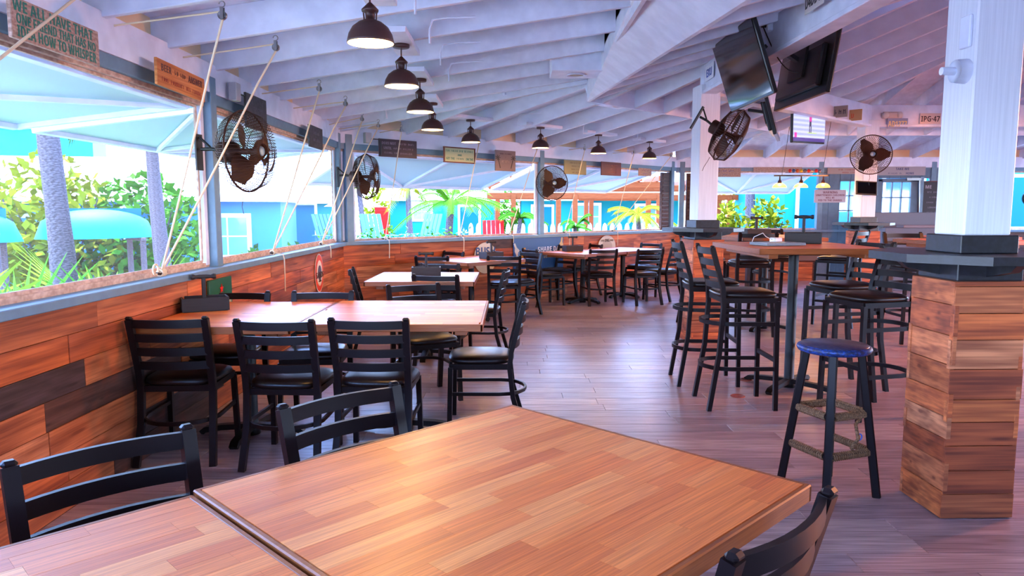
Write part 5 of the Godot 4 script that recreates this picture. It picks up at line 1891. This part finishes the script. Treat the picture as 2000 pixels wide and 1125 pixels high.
func build_outdoors() -> void:
	var st := ms()
	bx(st, V(5, -0.56, 10), Vector3(140, 0.1, 140))
	tag(obj("sand_ground", st, M.sand), "pale sandy ground of the garden outside the bar", "ground")
	# palms seen through the back windows
	palm_tree("slim palm with a grey trunk before the white cottage porch", V(-2.73, GY, 20.0), 2.5, 1.15, 13, M.leaf_yellow, 3, 0.085)
	palm_tree("lush low palm with arching fronds behind the back window", V(-1.38, GY, 17.0), 2.05, 1.35, 17, M.leaf_lime, 4, 0.1)
	palm_tree("small feathery palm beside the red chair", V(0.13, GY, 18.2), 1.7, 0.75, 11, M.leaf, 5, 0.06)
	palm_tree("small palm in front of the turquoise cottage window", V(1.35, GY, 16.9), 1.5, 0.7, 9, M.leaf, 6, 0.06)
	palm_tree("yellowish palm by the pergola post", V(2.95, GY, 17.3), 1.8, 0.95, 13, M.leaf_yellow, 7, 0.07)
	palm_tree("tall palm trunk with dry crown at the corner fan", V(-4.05, GY, 19.5), 2.5, 0.6, 9, M.leaf_yellow, 8, 0.08)
	palm_tree("leaning ringed palm trunk beyond the pool-table light", V(6.2, GY, 18.6), 3.2, 1.2, 10, M.leaf, 9, 0.13)
	# trees beyond
	for e in [[-4.6, 32.0, 3.6, M.leaf_yellow, "yellow-green round tree behind the slim palm"], [-1.0, 34.0, 3.2, M.leaf, "leafy green tree behind the cottages"], [9.4, 29.0, 3.0, M.leaf_yellow, "yellow-green tree behind the second pergola"]]:
		shrub(e[4], V(e[0], GY, e[1]), Vector3(2.2, e[2], 2.2), 2600, e[3], int(e[1]), 0.3)
	# low flowering hedge under the back windows
	for k in 8:
		var t := k / 7.0
		shrub("low variegated hedge plant beyond the back window sill", V(lerpf(-3.75, -1.0, t), GY, 15.0 + 0.5 * t), Vector3(0.42, 1.5, 0.42), 900, [M.leaf_lime, M.hedge_pale, M.leaf][k % 3], 100 + k, 0.1)
		get_child(get_child_count() - 1).set_meta("group", "hedge plants beyond the back window")
	shrub("bright yellow-green bush outside the far window", V(4.85, GY, 16.3), Vector3(0.7, 2.0, 0.7), 1800, M.leaf_yellow, 131, 0.18)
	shrub("taller yellow-green bush by the leaning trunk", V(5.75, GY, 16.5), Vector3(0.65, 2.2, 0.7), 1700, M.leaf_yellow, 132, 0.18)
	# cottages
	cottage("white porch cottage with a blue window behind the lush palm", V(-2.3, GY, 26), 0.0, 3.4, 4, 2.2, M.turq, [[-0.65, 1.85, 0.55, 0.5, 0], [0.9, 1.1, 0.6, 1.8, 1]])
	cottage("turquoise cottage with a white gridded window behind the fence", V(2.9, GY, 26), 0.0, 5.2, 4, 2.2, M.turq, [[-0.45, 1.68, 0.8, 0.75, 0], [-1.9, 1.1, 0.6, 1.8, 1], [1.5, 1.68, 0.6, 0.7, 0]])
	cottage("small turquoise hut at the corner window", V(-7.2, GY, 24.2), 0.1, 2.8, 3, 2.1, M.turq, [[0.6, 1.4, 0.6, 1.3, 1]])
	cottage("long blue cottage seen hazily through the vinyl sheet", V(-9.0, GY, 18.6), 0.2, 6.4, 4, 2.1, paint(Color(0.07, 0.4, 0.62)), [[-1.9, 1.3, 0.9, 0.9, 0], [0.2, 1.1, 0.8, 1.7, 1], [2.0, 1.3, 0.9, 0.9, 0]])
	cottage("turquoise shuttered building beyond the glazed doors", V(11.0, GY, 20.0), 0.0, 8.6, 4, 3.6, M.turq, [[-3.6, 1.9, 0.7, 2.0, 1], [-1.4, 2.1, 0.9, 1.2, 1], [1.2, 2.1, 0.9, 1.2, 1]])
	cottage("tall turquoise building behind the boats", V(-18.5, GY, 26.0), 0.4, 7.0, 4, 4.6, M.turq, [[-2.0, 1.3, 1.2, 1.1, 0], [1.0, 1.3, 1.2, 1.1, 0]])
	# pergolas of orange timber
	for e in [[1.6, 19.6, 0.0, [-1.56, -0.4, 0.03, 2.2], "orange timber pergola in front of the turquoise cottage"], [4.35, 22.4, 0.0, [-2.0, 0.2, 2.1], "orange timber pergola behind the yellow-green bushes"]]:
		var pg := thing("pergola", e[4], "pergola", V(e[0], GY, e[1]), e[2])
		for x in e[3]:
			st = ms()
			bx(st, Vector3(x, 1.15, 0.7), Vector3(0.13, 2.3, 0.13), Basis(), 0.01)
			obj("post", st, M.orange_wood, pg)
		for x in [-2.0, 2.2]:
			st = ms()
			bx(st, Vector3(x, 1.15, -0.8), Vector3(0.13, 2.3, 0.13), Basis(), 0.01)
			obj("post", st, M.orange_wood, pg)
		for z in [-0.8, 0.7]:
			for y in [2.55, 2.27]:
				st = ms()
				bx(st, Vector3(0.05, y, z), Vector3(4.6, 0.16, 0.07), Basis(), 0.01)
				obj("beam", st, M.orange_wood, pg)
		for k in 10:
			st = ms()
			bx(st, Vector3(-2.1 + k * 0.47, 2.7, 0), Vector3(0.06, 0.14, 2.2), Basis(), 0.01)
			obj("rafter", st, M.orange_wood, pg)
	# picket fence
	var fe := thing("picket_fence", "white picket fence in front of the cottages", "fence", V(-1.05, GY, 18.65), 0.0)
	for k in 30:
		st = ms()
		prism(st, PackedVector2Array([Vector2(-0.06, 0), Vector2(0.06, 0), Vector2(0.06, 1.46), Vector2(0.04, 1.54), Vector2(0, 1.58), Vector2(-0.04, 1.54), Vector2(-0.06, 1.46)]), 0, 0.02, Transform3D(Basis(), Vector3(k * 0.19, 0, 0)))
		obj("picket", st, M.white, fe)
	for y in [0.5, 1.2]:
		st = ms()
		bx(st, Vector3(2.75, y, -0.03), Vector3(5.6, 0.07, 0.03))
		obj("rail", st, M.white, fe)
	# terrace with beach furniture
	st = ms()
	bx(st, V(-3.6, (GY + 0.25) / 2, 17.4), Vector3(3.4, 0.25 - GY, 2.2), Basis(), 0.02)
	tag(obj("garden_terrace", st, M.white), "low white terrace carrying the beach chairs", "terrace")
	chaise("light blue slatted beach chair on the terrace behind the hedge", V(-3.1, 0.25, 17.0), 0.6, paint(Color(0.2, 0.55, 0.62)))
	chaise("turquoise slatted beach chair beside the slim palm", V(-2.2, 0.25, 17.8), -0.5, paint(Color(0.15, 0.55, 0.62)))
	chaise("dark blue slatted beach chair by the turquoise hut", V(-4.2, 0.25, 17.2), 0.9, paint(Color(0.06, 0.3, 0.5)))
	var pl := thing("chair_plinth", "low orange plinth under the red chair", "plinth", V(-0.42, GY, 17.7))
	st = ms()
	bx(st, Vector3(0, 0.3, 0), Vector3(1.0, 0.6, 1.0), Basis(), 0.02)
	obj("block", st, M.orange_wood, pl)
	chaise("red slatted beach chair in front of the picket fence", V(-0.42, GY + 0.6, 17.7), 0.1, M.red)
	# umbrella and red locker in the gap
	var um := thing("beach_umbrella", "yellow beach umbrella beyond the corner fan", "umbrella", V(-4.6, GY, 21.2))
	st = ms()
	tube(st, [Vector3.ZERO, Vector3(0, 2.3, 0)], 0.025, 8)
	obj("pole", st, M.white, um)
	st = ms()
	lathe(st, [Vector2(0.85, 2.0), Vector2(0.45, 2.22), Vector2(0.0, 2.35)], 12)
	obj("canopy", st, paint(Color(0.72, 0.55, 0.08)), um)
	var rc := thing("red_locker", "red locker standing in the gap between the cottages", "locker", V(-4.1, GY, 23.0), 0.1)
	st = ms()
	bx(st, Vector3(0, 1.0, 0), Vector3(0.4, 2.0, 0.4), Basis(), 0.02)
	obj("body", st, M.red, rc)
	st = ms()
	bx(st, Vector3(0.0, 1.0, 0.205), Vector3(0.34, 1.8, 0.02), Basis(), 0.01)
	obj("door", st, M.red, rc)
	# turquoise boats on racks outside the near window
	for e in [[-8.05, 10.4, 0.5, "turquoise boat on a rack before the stout palm"], [-6.95, 12.2, 0.75, "turquoise boat on a rack between the two palm trunks outside"]]:
		var o := thing("rowing_boat", e[3], "boat", V(e[0], GY + 1.45, e[1]), e[2], "turquoise boats on racks")
		var s2 := ms()
		s2.set_smooth_group(1)
		var N := 16
		var K := 10
		var f := func(i: int, j: int) -> Vector3:
			var t := -1.0 + 2.0 * i / N
			var a := PI * j / K
			var wd := 0.55 * pow(maxf(0.0, 1.0 - t * t), 0.6)
			return Vector3(t * 0.9, sin(a) * 0.48 * pow(maxf(0.0, 1.0 - t * t), 0.35), cos(a) * wd)
		for i in N:
			for j in K:
				quad(s2, f.call(i, j), f.call(i + 1, j), f.call(i + 1, j + 1), f.call(i, j + 1), Vector3(0, -0.3, 0))
		obj("hull", s2, M.turq, o)
		s2 = ms()
		bar(s2, Vector3(-0.7, 0.36, 0), Vector3(0.7, 0.36, 0), 0.04, 0.26)
		obj("keel", s2, M.turq_dark, o)
		for x in [-0.6, 0.6]:
			s2 = ms()
			bx(s2, Vector3(x, -0.03, 0), Vector3(0.08, 0.06, 0.9), Basis(), 0.01)
			for z in [-0.38, 0.38]:
				bx(s2, Vector3(x, -0.75, z), Vector3(0.08, 1.4, 0.08), Basis(), 0.01)
			obj("rack_trestle", s2, M.bark, o)
	palm_tree("stout palm with a smooth grey trunk outside the near vinyl window", V(-4.45, GY, 6.95), 4.0, 1.9, 12, M.leaf, 21, 0.105)
	palm_tree("slender tree trunk with drooping fronds seen through the vinyl", V(-5.6, GY, 11.6), 3.4, 1.3, 12, M.leaf_dark, 22, 0.11)
	for e in [[-3.5, 4.6, 1.35], [-3.3, 5.7, 1.25], [-4.2, 5.6, 1.45], [-3.4, 6.7, 1.15], [-3.9, 3.7, 1.2], [-4.6, 4.6, 1.3], [-4.3, 7.9, 1.2]]:
		palmetto("fan-leaved palmetto growing under the near vinyl window", V(e[0], GY, e[1]), 17, e[2], int(e[0] * 100 + e[1] * 37))
		get_child(get_child_count() - 1).set_meta("group", "palmettos under the vinyl windows")
	for e in [[-8.6, 13.6, 2.9, M.leaf_yellow, "broad yellow-green tree outside the near vinyl window"], [-7.4, 14.6, 2.6, M.leaf, "green tree behind the boats"], [-11.6, 15.0, 3.2, M.leaf_lime, "lime-green tree far behind the boats"]]:
		shrub(e[4], V(e[0], GY, e[1]), Vector3(1.5, e[2], 1.5), 2600, e[3], int(e[1] * 7), 0.24)
	for k in 6:
		shrub("dense green bush below the second vinyl window", V(-3.3 - 0.25 * (k % 2), GY, 7.7 + k * 0.85), Vector3(0.6, 1.35, 0.5), 900, M.leaf_dark if k % 2 else M.leaf, 200 + k, 0.13)
		get_child(get_child_count() - 1).set_meta("group", "bushes below the second vinyl window")
